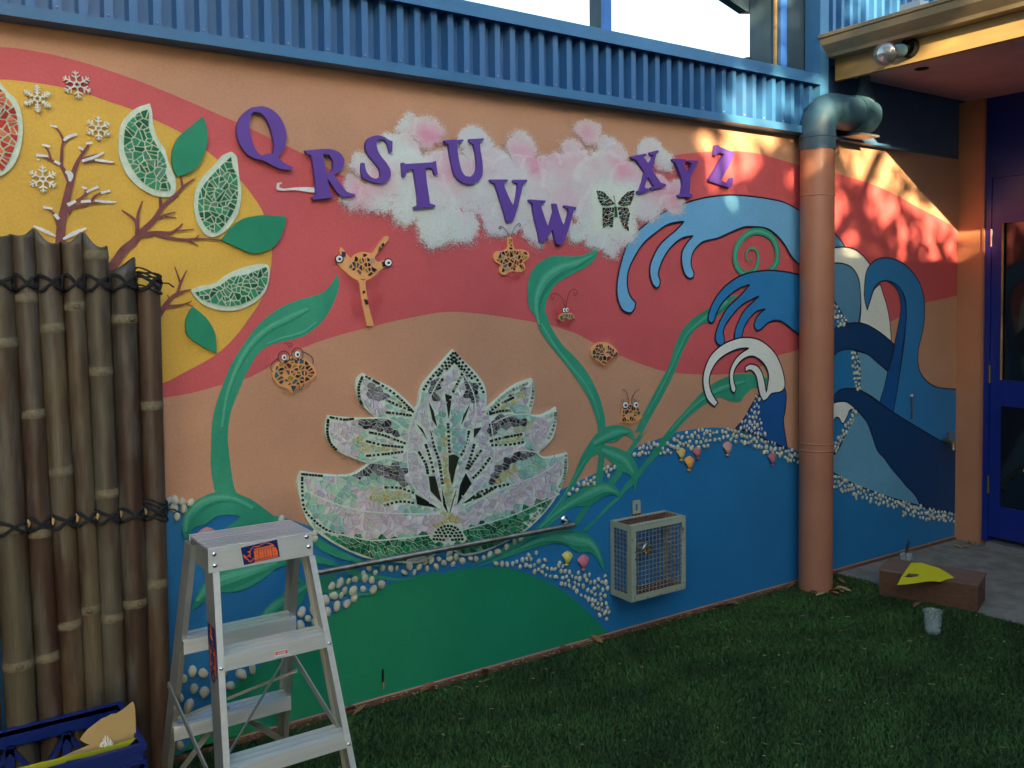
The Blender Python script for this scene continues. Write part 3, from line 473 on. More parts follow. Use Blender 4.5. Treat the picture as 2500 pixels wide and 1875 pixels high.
def cloudfn(X_, Z_):
    wx = X_+(fbm(X_, Z_, 14, 3)-.5)*.05; wz = Z_+(fbm(X_, Z_, 14, 9)-.5)*.05
    F = np.full_like(X_, 9.0); rim = np.zeros_like(X_)
    for cx_, cz, rx, rz in circ(CIR):
        d = np.sqrt(((wx-cx_)/rx)**2+((wz-cz)/rz)**2); F = np.minimum(F, (d-1)*min(rx, rz)*(np.where(wz > cz, 1.0, .62))); r_ = np.exp(-((d-.90)/.09)**2)*(wz > cz-.2*rz); rim = np.maximum(rim*(d > .88), r_)
    n1 = fbm(X_, Z_, 90, 20, 3); n2 = fbm(X_, Z_, 7, 30, 4); n3 = fbm(X_*.6+Z_*.5, Z_-X_*.4, 26, 60, 3)
    t = np.clip((.013-F+(n1-.5)*.010+(n3-.5)*.014)/.032, 0, 1); A_ = t*t*(3-2*t)*.97
    thin = np.clip((n3*.6+n1*.5-.62)*2.2, 0, .35)*np.clip(1+F/.05, 0, 1); A_ = A_*(1-thin)
    white = np.array([.64, .68, .65]); pale = np.array([.66, .52, .60]); pink = np.array([.74, .26, .40])
    pk = np.zeros_like(X_)
    for cx_, cz, rx, rz, s_ in circ(PNK):
        d = np.sqrt(((wx-cx_)/rx)**2+((wz-cz)/rz)**2); pk = pk+(1-pk)*(s_*np.clip((1.45-d)/1.2, 0, 1))*1.0
    pk = np.clip(pk*(.5+.8*n2)*(.8+.4*n3), 0, 1)[..., None]; mid = np.clip((n2-.30)*2.0, 0, 1)[..., None]
    C_ = white*(1-mid*.6)+pale*mid*.6; C_ = C_*(1-pk)+pink*pk; C_ = C_*(1-.07*n3[..., None]); C_ = C_+(np.array([.76, .79, .76])-C_)*(rim*.3)[..., None]
    # pale square round the butterfly
    b0 = aty(1496, 511, D); b1 = aty(1556, 446, D); hx = abs(b1.x-b0.x); hz = abs(b1.z-b0.z)
    A_ = A_*1.0; q = np.clip((1.0-np.maximum(abs(X_-b0.x)/hx, abs(Z_-b0.z)/hz)+(n1-.5)*.35+(n3-.5)*.3)/.3, 0, 1)
    C_ = C_*(1-q[..., None])+np.array([.65, .70, .62])*q[..., None]; A_ = np.maximum(A_, q*.97)
    return C_, A_
a0 = aty(790, 660, D); a1 = aty(1720, 330, D)
softpatch('painted_cloud', a0.x, a1.x, a0.z-.07, aty(1434, 270, D).z+.02, .0042, cloudfn, layer(.0002))
LAY[0] += .0001
def halo(px, py, r, colr, k=.7, seed=1):
    v = aty(px, py, D); r_ = abs(aty(px, py-r, D).z-v.z)
    def fn(X_, Z_):
        d = np.sqrt((X_-v.x)**2+(Z_-v.z)**2)/r_+(fbm(X_, Z_, 30, seed)-.5)*.5; A_ = np.clip((1-d)/.45, 0, 1)*k*(.6+.6*fbm(X_, Z_, 80, seed+5)); return np.broadcast_to(np.array(colr), X_.shape+(3,)).copy(), np.clip(A_, 0, 1)
    softpatch('painted_halo', v.x-1.4*r_, v.x+1.4*r_, v.z-1.4*r_, v.z+1.4*r_, .006, fn, layer(.00006))
for px, py, r, c_ in [(885, 660, 62, (.62, .09, .09)), (895, 740, 50, (.55, .08, .09)), (1250, 640, 52, (.66, .08, .08)), (1378, 768, 36, (.64, .09, .09)), (1475, 860, 46, (.6, .2, .12)), (1540, 1005, 42, (.62, .34, .19)), (715, 905, 66, (.60, .30, .18))]: halo(px, py, r, c_, seed=px)
wpart('base_strip', MB().box((-2.2, D-.016, -.01), (5.18, D-.0005, .014)), M['base'])

# ================================================================== mosaics
def cliphalf(poly, px, pz, nx, nz):   # keep side where (p - P).n <= 0
    out = []; n = len(poly)
    for i in range(n):
        a = poly[i]; b = poly[(i+1) % n]; da = (a[0]-px)*nx+(a[1]-pz)*nz; db = (b[0]-px)*nx+(b[1]-pz)*nz
        if da <= 0: out.append(a)
        if (da < 0 < db) or (db < 0 < da): t = da/(da-db); out.append((a[0]+(b[0]-a[0])*t, a[1]+(b[1]-a[1])*t))
    return out
def area(p): return sum(p[i][0]*p[(i+1) % len(p)][1]-p[(i+1) % len(p)][0]*p[i][1] for i in range(len(p)))/2
def voronoi(seeds, poly, gap):
    A_ = np.array(seeds); cells = []
    for i, s_ in enumerate(seeds):
        d = np.hypot(*(A_-A_[i]).T); idx = np.argsort(d)[1:22]; c = [tuple(p[:2]) for p in poly]
        for j in idx:
            q = seeds[j]; dx, dz = q[0]-s_[0], q[1]-s_[1]; l = math.hypot(dx, dz)
            if l < 1e-6: continue
            dx /= l; dz /= l; c = cliphalf(c, s_[0]+dx*(l-gap)/2, s_[1]+dz*(l-gap)/2, dx, dz)
            if len(c) < 3: break
        cc = []
        for p in c:
            if not cc or math.hypot(p[0]-cc[-1][0], p[1]-cc[-1][1]) > .0006: cc.append(p)
        if len(cc) > 2 and math.hypot(cc[0][0]-cc[-1][0], cc[0][1]-cc[-1][1]) < .0006: cc.pop()
        if len(cc) >= 3 and abs(area(cc)) > 6e-6: cells.append((i, cc))
    return cells
def poisson(poly, r, k=6000, rfn=None, aspect=1.0):
    xs = [p[0] for p in poly]; zs = [p[1] for p in poly]; pts = []
    for _ in range(k):
        x = random.uniform(min(xs), max(xs)); z = random.uniform(min(zs), max(zs))
        rr = rfn(x, z) if rfn else r
        if all((x-q[0])**2+((z-q[1])*aspect)**2 > (rr*.5+q[2]*.5)**2 for q in pts) and inside((x, z), poly): pts.append((x, z, rr))
    return pts
def shards(poly, amax, gap, depth=0):   # break a tile into angular pieces by straight cuts
    a = abs(area(poly))
    if a < amax*random.uniform(.6, 1.5) or depth > 5 or len(poly) < 3: return [poly]
    cx_ = sum(p[0] for p in poly)/len(poly); cz_ = sum(p[1] for p in poly)/len(poly)
    i = max(range(len(poly)), key=lambda k: math.hypot(poly[k][0]-cx_, poly[k][1]-cz_)); t = math.atan2(poly[i][1]-cz_, poly[i][0]-cx_)+random.gauss(0, .55)
    nx, nz = math.cos(t), math.sin(t); o = random.uniform(-.2, .2)*math.sqrt(a); cx_ += nx*o; cz_ += nz*o; out = []
    for s_ in (1, -1):
        h = cliphalf(poly, cx_-s_*nx*gap/2, cz_-s_*nz*gap/2, s_*nx, s_*nz)
        h = [p for k, p in enumerate(h) if math.hypot(p[0]-h[k-1][0], p[1]-h[k-1][1]) > gap*.15]
        if len(h) >= 3: out += shards(h, amax, gap, depth+1)
    return out or [poly]
def pick(pal):
    c = random.choice(pal); k = random.uniform(.85, 1.14); return tuple(min(.9, v*k*random.uniform(.93, 1.07)) for v in c)
MINT = [(.38, .62, .48), (.46, .66, .54), (.28, .54, .42), (.52, .66, .58), (.34, .56, .54)]
LIL = [(.66, .58, .64), (.72, .66, .70), (.60, .50, .58), (.70, .67, .68), (.66, .50, .58), (.68, .62, .68)]
PALE = [(.64, .62, .68), (.70, .66, .70), (.60, .54, .63), (.66, .58, .66)]
YEL = [(.52, .50, .22), (.58, .58, .34), (.50, .56, .32), (.60, .46, .18), (.48, .58, .40)]
DARKT = [(.035, .03, .045), (.07, .06, .08), (.13, .12, .14), (.22, .20, .24)]
GRY = [(.22, .20, .23), (.30, .27, .30), (.14, .13, .15)]
GRN = [(.02, .17, .07), (.03, .24, .11), (.015, .11, .05), (.05, .30, .15), (.10, .28, .18)]
BLK = [(.015, .018, .014), (.03, .03, .02)]
RED = [(.60, .06, .03), (.68, .14, .06), (.50, .03, .02), (.70, .22, .10), (.35, .02, .015)]
MULTI = [(.02, .02, .05), (.04, .03, .03), (.02, .08, .09), (.35, .28, .04), (.04, .14, .16), (.02, .02, .02), (.12, .11, .05), (.05, .04, .12), (.10, .13, .12), (.16, .03, .03)]
MULTI2 = MULTI+[(.35, .34, .28), (.02, .02, .02), (.03, .03, .06)]
BFL = [(.02, .03, .03), (.03, .06, .06), (.015, .015, .02), (.18, .03, .03), (.05, .05, .06), (.02, .02, .02)]
AQUA = [(.24, .50, .40), (.30, .52, .52), (.40, .58, .50), (.44, .42, .54)]
FRONT = D-.011
def tiles(root, items, y, th=.0035, limit=300, name='tile'):   # items: (poly, colour)
    items = sorted(items, key=lambda t: -abs(area(t[0])))
    for poly, c in items[:limit]:
        if area(poly) < 0: poly = poly[::-1]
        mb = MB(); dy = random.uniform(0, .0012); mb.slab([poly], y-th-dy, y)
        o = mb.build(name, M['tile'], root); o.color = c+(1,)
    rest = items[limit:]
    if rest:
        mb = MB(); cols = []
        for poly, c in rest:
            n0 = len(mb.f); mb.slab([poly[::-1] if area(poly) < 0 else poly], y-th-random.uniform(0, .0012), y); cols += [c]*(len(mb.f)-n0)
        o = mb.build('small_tiles', M['tilea'], root); o['kind'] = 'stuff'; me = o.data
        at = me.color_attributes.new('Col', 'FLOAT_COLOR', 'CORNER'); arr = []
        for pl, c in zip(me.polygons, cols): arr += list(c+(1,))*pl.loop_total
        at.data.foreach_set('color', arr)
def slice_(label, c, halo_, region, pal, r):
    root = thing('fruit_slice_mosaic', label, 'mosaic', 'glass mosaic fruit slices on the sun disc')
    hp = smooth(W2(c, halo_), 5); MB().slab([hp], D-.009, D-.0005).build('grout_bed', M['halo'], root)
    rg = smooth(W2(c, region), 3); pts = poisson(rg, r, 1500, rfn=lambda x, z: 1.9*r*random.uniform(.5, 1.35)); cells = voronoi([(p[0], p[1]) for p in pts], rg, .0046)
    tiles(root, [(s_, pick(pal)) for _, q in cells for s_ in shards(q, .00030, .0044)], D-.009)
LAY0 = D-LAY[0]
SL = [('tall green glass slice with a pointed top beside the upright wooden leaf', 'A', [(1010, 700), (920, 730), (850, 790), (810, 860), (800, 960), (805, 1060), (850, 1170), (930, 1260), (1040, 1320), (1140, 1330), (1180, 1290), (1180, 1200), (1140, 1110), (1110, 1010), (1060, 930), (1030, 830), (1025, 760)], [(1003, 742), (940, 760), (870, 820), (840, 880), (835, 1000), (860, 1080), (910, 1170), (960, 1230), (1040, 1280), (1140, 1290), (1148, 1260), (1110, 1170), (1120, 1130), (1100, 1060), (1040, 960), (1000, 870), (1000, 800)], GRN),
      ('leaf shaped green glass slice standing on its tip above the wide wooden leaf', 'A', [(1560, 1025), (1500, 1050), (1450, 1110), (1370, 1190), (1320, 1280), (1308, 1400), (1330, 1500), (1380, 1580), (1440, 1600), (1520, 1560), (1590, 1470), (1620, 1380), (1625, 1280), (1610, 1180), (1595, 1060)], [(1555, 1060), (1500, 1110), (1440, 1170), (1380, 1240), (1345, 1300), (1335, 1400), (1360, 1490), (1420, 1565), (1470, 1560), (1540, 1480), (1590, 1380), (1600, 1280), (1590, 1180), (1565, 1130)], GRN),
      ('green glass slice lying sideways like a boat, lowest of the slices', 'E', [(1285, 575), (1350, 550), (1450, 530), (1520, 480), (1620, 430), (1740, 400), (1800, 402), (1818, 440), (1805, 540), (1770, 610), (1680, 680), (1560, 715), (1430, 700), (1340, 650)], [(1315, 590), (1400, 570), (1480, 545), (1560, 490), (1660, 470), (1790, 420), (1805, 460), (1790, 540), (1740, 610), (1650, 660), (1550, 685), (1440, 665), (1360, 640)], GRN),
      ('red and orange glass mosaic slice cut off by the left edge of the view', 'A', [(-120, 500), (-40, 520), (0, 560), (50, 620), (110, 680), (145, 780), (152, 900), (130, 1030), (80, 1130), (0, 1190), (-90, 1210), (-180, 1150), (-220, 900), (-190, 600)], [(-100, 550), (0, 605), (60, 680), (105, 760), (120, 900), (90, 1010), (40, 1120), (0, 1160), (-90, 1170), (-150, 1100), (-180, 900), (-150, 650)], RED)]
for lb, c, hpts, rpts, pal in SL: slice_(lb, c, hpts, rpts, pal, .019 if c != 'E' else .017)

# ------------------------------------------------------------------ lotus
lotus = thing('lotus_mosaic', 'large glass and mirror mosaic of a water lily in pink, mint and green', 'mosaic')
LO = [(1115, 145), (1180, 215), (1250, 280), (1320, 370), (1342, 450), (1340, 540), (1400, 490), (1480, 420), (1560, 370), (1648, 342), (1668, 420), (1660, 500), (1635, 582), (1700, 588), (1760, 565), (1810, 535), (1815, 640), (1790, 740), (1740, 800), (1690, 842), (1720, 868), (1790, 865), (1885, 842), (1893, 930), (1870, 1020), (1820, 1130), (1740, 1240), (1640, 1340), (1540, 1410), (1400, 1480), (1290, 1520), (1180, 1535), (1120, 1500), (1085, 1445), (1040, 1490), (980, 1540), (880, 1585), (740, 1582), (560, 1560), (420, 1510), (290, 1440), (170, 1350), (110, 1250), (80, 1130), (65, 1040), (90, 965), (240, 985), (400, 990), (460, 970), (540, 915), (470, 890), (370, 850), (300, 800), (260, 740), (250, 660), (275, 590), (370, 600), (470, 605), (592, 603), (540, 560), (480, 480), (460, 400), (470, 340), (510, 305), (590, 350), (680, 390), (760, 450), (860, 545), (875, 520), (900, 400), (960, 320), (1040, 230)]
lo = smooth(W2('F', LO), 3, True, 50); MB().slab([lo], D-.012, D-.0005).build('grout_bed', M['grout'], lotus)
cxm = sum(p[0] for p in lo)/len(lo)
REG = [(p, BLK, .5) for p in ([(1060, 445), (1105, 460), (1085, 610)], [(950, 500), (980, 560), (1005, 665), (975, 620)], [(1225, 520), (1200, 590), (1170, 650), (1185, 590)], [(870, 650), (905, 680), (938, 752)], [(1255, 680), (1305, 670), (1255, 742)],
     [(1085, 860), (1120, 852), (1155, 872), (1130, 950), (1107, 1060), (1085, 960)], [(950, 1000), (992, 1000), (1035, 1175), (962, 1100)], [(860, 1120), (872, 1190), (1028, 1216)], [(1200, 980), (1238, 1050), (1142, 1190), (1162, 1060)], [(1282, 1110), (1308, 1140), (1140, 1196)], [(1040, 1090), (1080, 1250), (1050, 1200)], [(1135, 1095), (1115, 1150), (1090, 1250)])]
SREG = [
 ([(520, 340), (600, 385), (690, 450), (640, 480), (560, 475), (520, 400)], GRY, 42), ([(465, 612), (600, 618), (750, 668), (812, 760), (790, 778), (640, 712), (540, 672)], DARKT, 42), ([(455, 992), (520, 925), (640, 915), (790, 935), (818, 1075), (760, 1062), (680, 992), (560, 1003)], DARKT, 42),
 ([(915, 430), (980, 318), (1038, 305), (1032, 400), (1012, 450), (1005, 525), (950, 480)], DARKT, 42), ([(1165, 330), (1230, 318), (1290, 368), (1330, 430), (1230, 505), (1200, 465), (1180, 400)], DARKT, 42), ([(1490, 445), (1540, 402), (1610, 392), (1570, 440), (1510, 468)], GRY, 42),
 ([(1348, 705), (1390, 600), (1590, 592), (1622, 642), (1500, 672), (1380, 742)], DARKT, 42), ([(1378, 925), (1480, 855), (1662, 845), (1640, 868), (1490, 945), (1340, 1085)], DARKT, 42),
 ([(180, 1365), (400, 1402), (560, 1432), (760, 1420), (960, 1393), (1045, 1430), (1040, 1475), (960, 1532), (760, 1572), (560, 1548), (400, 1495), (260, 1420)], GRN, 38), ([(1112, 1440), (1150, 1360), (1300, 1330), (1500, 1270), (1700, 1180), (1830, 1125), (1740, 1240), (1600, 1362), (1400, 1472), (1200, 1524), (1130, 1500)], GRN, 38),
 ([(1062, 700), (1110, 700), (1112, 1250), (1135, 1300), (1038, 1300), (1052, 1180), (1000, 900), (1040, 950)], YEL, 30), ([(1020, 1300), (1150, 1290), (1170, 1330), (1080, 1310), (1000, 1340)], YEL, 28),
 ([(640, 462), (760, 500), (850, 560), (780, 572), (660, 500)], YEL, 30), ([(440, 740), (560, 790), (790, 818), (560, 852), (500, 862)], YEL, 32), ([(560, 1085), (740, 1100), (850, 1132), (700, 1180), (560, 1192)], YEL, 32), ([(1350, 565), (1480, 470), (1600, 440), (1480, 545)], YEL, 30), ([(1375, 785), (1500, 700), (1640, 640), (1560, 765)], YEL, 30), ([(1290, 1115), (1450, 960), (1540, 920), (1460, 1045)], YEL, 30),
 ([(965, 560), (1200, 560), (1230, 700), (1190, 850), (1100, 1000), (1030, 850), (960, 700)], AQUA, 38),
 ([(810, 740), (870, 560), (950, 430), (1050, 290), (1110, 250), (1170, 290), (1250, 480), (1335, 480), (1375, 720), (1388, 880), (1340, 1040), (1150, 1195), (1080, 1255), (950, 1185), (850, 1080), (808, 880)], PALE, 42),
 ([(95, 1100), (110, 1000), (250, 1090), (330, 1180), (560, 1240), (1030, 1255), (1000, 1385), (560, 1420), (420, 1385), (300, 1260)], LIL, 46), ([(1150, 1240), (1400, 1110), (1700, 990), (1880, 870), (1860, 1000), (1700, 1150), (1300, 1300), (1160, 1330)], LIL, 46),
 ([(280, 620), (470, 630), (480, 720), (420, 820), (300, 780)], LIL, 42), ([(1640, 600), (1800, 580), (1790, 720), (1700, 800), (1620, 720)], LIL, 42), ([(490, 430), (650, 480), (620, 560), (520, 520)], PALE, 40), ([(1580, 420), (1650, 380), (1650, 520), (1560, 540)], LIL, 38)]
def reginfo(x, z):   # in F coordinates
    for p, pal, s_ in SREG:
        if inside((x, z), p): return pal, s_
    return (MINT if math.sin(x*.011+2*math.sin(z*.009))+math.sin(z*.017+x*.006)*.7+random.gauss(0, .45) > -.45 else LIL), 44
def lotus_tiles():
    from math import hypot
    rg = [p for p in LO]; inner = []
    cx_ = 980; cz = 900
    # pull the outline in by a margin for the edging
    n = len(rg); ar = 1 if area(rg) > 0 else -1
    for i in range(n):
        a = np.array(rg[i-1][:2], float); b = np.array(rg[i][:2], float); c = np.array(rg[(i+1) % n][:2], float)
        u = (b-a)/np.linalg.norm(b-a); v = (c-b)/np.linalg.norm(c-b); n1 = np.array([-u[1], u[0]])*ar; n2 = np.array([-v[1], v[0]])*ar; m_ = n1+n2; l = np.linalg.norm(m_)
        m_ = m_/l if l > .3 else n1; inner.append(tuple(b+m_*13/max(.45, np.dot(m_, n1))))
    rows = [[(500, 335), (478, 400), (485, 480), (508, 530)], [(530, 330), (640, 392), (740, 462), (850, 572)], [(670, 490), (760, 530), (860, 572)], [(670, 570), (760, 580), (840, 592)], [(290, 603), (380, 618), (450, 612)], [(272, 622), (266, 700), (284, 770), (332, 828)],
            [(555, 705), (640, 722), (720, 752), (800, 782)], [(535, 765), (640, 790), (800, 806)], [(535, 862), (640, 852), (800, 832)], [(98, 985), (170, 992), (240, 997)], [(97, 1010), (98, 1100), (112, 1220), (180, 1300), (260, 1360), (350, 1392)], [(660, 1075), (760, 1080), (860, 1117)], [(655, 1195), (760, 1170), (860, 1182)],
            [(970, 700), (985, 800), (1020, 900), (1045, 1080)], [(930, 790), (960, 880), (985, 985)], [(885, 840), (930, 920), (945, 990)], [(1080, 650), (1085, 760), (1090, 850)], [(1220, 700), (1210, 780), (1160, 870)], [(1255, 790), (1230, 880), (1200, 960)], [(1300, 830), (1250, 900), (1210, 960)], [(1360, 880), (1300, 960), (1240, 1020)],
            [(1350, 578), (1420, 520), (1540, 462)], [(1360, 582), (1430, 562), (1510, 555)], [(1370, 762), (1450, 740), (1600, 712)], [(1380, 790), (1500, 786), (1600, 767)], [(1290, 1107), (1400, 1072), (1500, 1052)], [(1300, 1132), (1420, 1062)], [(1113, 172), (1040, 258), (962, 345), (908, 430)], [(1128, 172), (1200, 258), (1278, 352), (1325, 450)], [(1115, 200), (1050, 275), (1005, 330)], [(1125, 202), (1190, 282), (1250, 352)], [(1118, 226), (1060, 290)], [(1128, 228), (1180, 290)], [(1180, 300), (1140, 380), (1110, 440)]]
    rows_m = [[(1805, 575), (1795, 660), (1750, 760)], [(1875, 862), (1865, 1000), (1805, 1120)], [(1655, 372), (1652, 450), (1632, 540)], [(1350, 560), (1480, 440), (1640, 362)], [(1700, 1230), (1600, 1335)]]
    sq = []
    def rowpts(r):
        out = []
        for i in range(len(r)-1):
            L = hypot(r[i+1][0]-r[i][0], r[i+1][1]-r[i][1]); k = max(1, round(L/24))
            for j in range(k): t = j/k; out.append((r[i][0]+(r[i+1][0]-r[i][0])*t, r[i][1]+(r[i+1][1]-r[i][1])*t, math.atan2(r[i+1][1]-r[i][1], r[i+1][0]-r[i][0])))
        return out
    for r in rows: sq += [(p, random.choice([(.02, .025, .02), (.03, .035, .03), (.05, .06, .05), (.30, .31, .24)] if random.random() < .2 else [(.02, .025, .02), (.03, .035, .03)])) for p in rowpts(smooth(r, 4, False))]
    for r in rows_m: sq += [(p, pick([(.30, .40, .30), (.38, .46, .36), (.16, .22, .16)])) for p in rowpts(smooth(r, 4, False))]
    for rad in (96, 74, 52, 30):
        k = int(rad*3.0/24)
        for j in range(k+1): a = math.pi*(1.02+.96*j/max(1, k)); sq.append(((1080+rad*math.cos(a), 1430+rad*math.sin(a), a+math.pi/2), (.02, .03, .02)))
    items = []
    for (x, z, a), c in sq:
        h_ = 7.6; q = [(x+h_*(math.cos(a)*i-math.sin(a)*j), z+h_*(math.sin(a)*i+math.cos(a)*j)) for i, j in ((-1, -1), (1, -1), (1, 1), (-1, 1))]
        items.append((W2('F', q), c))
    for p, pal, _ in REG: items.append((W2('F', p), pick(pal)))
    # scattered seeds, spaced by region
    grid = {}; cell = 30; pts = []
    def near(x, z, r):
        gx, gz = int(x//cell), int(z//cell)
        for i in range(gx-2, gx+3):
            for j in range(gz-2, gz+3):
                for q in grid.get((i, j), ()):
                    if (x-q[0])**2+(z-q[1])**2 < (19**2 if q[2] == 16 else ((r+q[2])/2)**2): return True
        return False
    for (x, z, a), c in sq: grid.setdefault((int(x//cell), int(z//cell)), []).append((x, z, 16))
    for _ in range(60000):
        x = random.uniform(60, 1900); z = random.uniform(140, 1600)
        if not inside((x, z), inner): continue
        pal, s_ = reginfo(x, z); r = s_*random.uniform(.75, 1.35)
        if near(x, z, r): continue
        if any(inside((x, z), p) for p, _, _ in REG): continue
        grid.setdefault((int(x//cell), int(z//cell)), []).append((x, z, r)); pts.append((x, z, r, pal, s_))
    # cells stay clear of the square rows by treating those as seeds too
    seeds = [(p[0], p[1]) for p in pts]+[(s_[0][0], s_[0][1]) for s_ in sq]; np_ = len(pts)
    for p, _, _ in REG:
        for t in np.linspace(0, 1, 5):
            for i in range(len(p)): a = p[i]; b = p[(i+1) % len(p)]; seeds.append(((a[0]+(b[0]-a[0])*t)*.9+sum(q[0] for q in p)/len(p)*.1, (a[1]+(b[1]-a[1])*t)*.9+sum(q[1] for q in p)/len(p)*.1))
    A_ = np.array(seeds)
    inn = [tuple(p) for p in inner]
    for i in range(np_):
        d = np.hypot(*(A_-A_[i]).T); idx = np.argsort(d)[1:20]; s_ = seeds[i]; R_ = pts[i][2]*1.5+8
        c = [(s_[0]+R_*math.cos(t), s_[1]+R_*math.sin(t)) for t in np.linspace(0, 2*math.pi, 9)[:-1]]
        for j in idx:
            q = seeds[j]; dx, dz = q[0]-s_[0], q[1]-s_[1]; l = math.hypot(dx, dz)
            if l < 1e-3: continue
            dx /= l; dz /= l; c = cliphalf(c, s_[0]+dx*(l-5.2)/2, s_[1]+dz*(l-5.2)/2, dx, dz)
            if len(c) < 3: break
        if len(c) < 3: continue
        c = [p for k, p in enumerate(c) if math.hypot(p[0]-c[k-1][0], p[1]-c[k-1][1]) > 2]
        if len(c) < 3 or abs(area(c)) < 40: continue
        if not all(inside(p, inn) for p in c):
            cc = inn; cx0 = s_[0]; cz0 = s_[1]
            for k in range(len(c)):
                a = c[k-1]; b = c[k]; ex, ez = b[0]-a[0], b[1]-a[1]; l = math.hypot(ex, ez)
                if l < .5: continue
                nx, nz = ez/l, -ex/l
                if (cx0-a[0])*nx+(cz0-a[1])*nz > 0: nx, nz = -nx, -nz
                cc = cliphalf(cc, a[0], a[1], nx, nz)
                if len(cc) < 3: break
            c = [p for k, p in enumerate(cc) if math.hypot(p[0]-cc[k-1][0], p[1]-cc[k-1][1]) > 1]
            if len(c) < 3 or abs(area(c)) < 60: continue
        sz = pts[i][4]; items += [(W2('F', q_), pick(pts[i][3])) for q_ in shards(c, sz*sz*(.40 if sz == 42 else .66), 5.0)]
    tiles(lotus, items, D-.012)
    for ln in ([(862, 545), (832, 620), (808, 760), (805, 900), (830, 1040), (900, 1130), (1030, 1222)], [(1340, 540), (1372, 680), (1390, 850), (1350, 1000), (1250, 1120), (1130, 1205)], [(592, 603), (700, 622), (810, 700)], [(535, 915), (660, 880), (800, 905)], [(1635, 582), (1500, 590), (1385, 640)], [(1690, 842), (1550, 828), (1392, 905)],
               [(180, 1362), (400, 1400), (560, 1430), (760, 1418), (1000, 1390)], [(1130, 1372), (1300, 1327), (1500, 1266), (1700, 1180), (1830, 1118)], [(100, 1085), (300, 1178), (560, 1240), (1025, 1255)], [(1060, 290), (975, 430), (940, 560), (980, 740), (1040, 920)], [(1170, 290), (1245, 430), (1265, 570), (1225, 720), (1180, 880)], [(1150, 1238), (1400, 1105), (1700, 985), (1880, 870)]):
        sc = mscale('F', 900, 900); MB().ribbon([(p[0], p[1], 9*sc) for p in smooth(W2('F', ln), 5, False)], D-.0172).build('grout_line', M['grout'], lotus)
lotus_tiles()

# ------------------------------------------------------------------ small creatures
def scurve(root, name, c, pts, wd, y, m='black'):
    sc = mscale(c, pts[0][0], pts[0][1]); w_ = [(p[0], p[1], wd*sc) for p in smooth(W2(c, pts), 5, False)]; return MB().ribbon(w_, y).build(name, M[m], root)
def disc(root, name, c, x, z, rx, rz, y, m, th=0.0):
    pts = W2(c, [(x+rx*math.cos(t), z+rz*math.sin(t)) for t in np.linspace(0, 2*math.pi, 19)[:-1]]); mb = MB(); mb.slab([pts], y, y+(th or .0006)); return mb.build(name, M[m], root)
def creature(label, c, body, region, r, keep=.9, pal=MULTI, eyes=(), lines=(), bodymat='orange', nme='creature_mosaic', grp='small mosaic creatures on the wall'):
    root = thing(nme, label, 'mosaic', grp)
    bp = smooth(W2(c, body), 4, True, 75); MB().slab([bp], D-.0095, D-.0005).build('body', M[bodymat], root)
    items = []
    for rg_, r_ in region:
        rg = W2(c, rg_); pts = poisson(rg, r_, 1500)
        items += [(s_, pick(pal)) for _, q in voronoi([(p[0], p[1]) for p in pts], rg, .0062) for s_ in shards(q, .00020, .0055) if random.random() < keep]
    tiles(root, items, D-.0095, .003)
    for ex, ez, rx, rz, ring in eyes:
        if ring: disc(root, 'eye_ring', c, ex, ez, rx*ring, rz*ring, D-.0132, 'black')
        e = disc(root, 'eye', c, ex, ez, rx, rz, D-.0145, 'eyew'); pu = disc(root, 'pupil', c, ex+rx*.1, ez+rz*.1, rx*.42, rz*.42, D-.0155, 'black')
        pu.parent = e
    for nm, pts, wd in lines: scurve(root, nm, c, pts, wd, D-.0122-.0003*random.random())
    return root
creature('long necked orange mosaic creature with outstretched arms ending in eyes', 'B', [(915, 1115), (930, 1130), (960, 1170), (985, 1192), (1010, 1165), (1060, 1148), (1110, 1155), (1132, 1150), (1170, 1090), (1210, 1045), (1230, 1042), (1238, 1060), (1200, 1110), (1150, 1170), (1142, 1192), (1165, 1215), (1205, 1205), (1235, 1198), (1248, 1220), (1230, 1242), (1180, 1270), (1160, 1295), (1120, 1325), (1082, 1345), (1085, 1400), (1100, 1500), (1125, 1600), (1138, 1648), (1090, 1648), (1070, 1550), (1050, 1450), (1035, 1350), (990, 1320), (930, 1270), (900, 1240), (885, 1200), (920, 1180), (905, 1140)],
    [([(1010, 1180), (1060, 1160), (1110, 1165), (1150, 1220), (1165, 1260), (1110, 1310), (1050, 1310), (1020, 1270), (1000, 1240)], .018), ([(920, 1145), (945, 1150), (945, 1180), (920, 1185)], .03), ([(920, 1205), (945, 1210), (940, 1235), (918, 1240)], .03), ([(960, 1225), (1005, 1215), (1010, 1270), (970, 1280)], .016), ([(1190, 1215), (1212, 1212), (1215, 1245), (1195, 1248)], .03), ([(1175, 1110), (1200, 1085), (1205, 1100), (1175, 1140), (1160, 1150)], .03), ([(1060, 1410), (1075, 1410), (1085, 1450), (1065, 1445)], .03), ([(1068, 1465), (1090, 1470), (1100, 1500), (1080, 1505)], .03)], .018, .82, MULTI2,
    eyes=[(900, 1195, 22, 22, 1.35), (1230, 1220, 22, 22, 1.35)], lines=[('mouth', [(1045, 1328), (1060, 1336), (1078, 1330)], 4)])
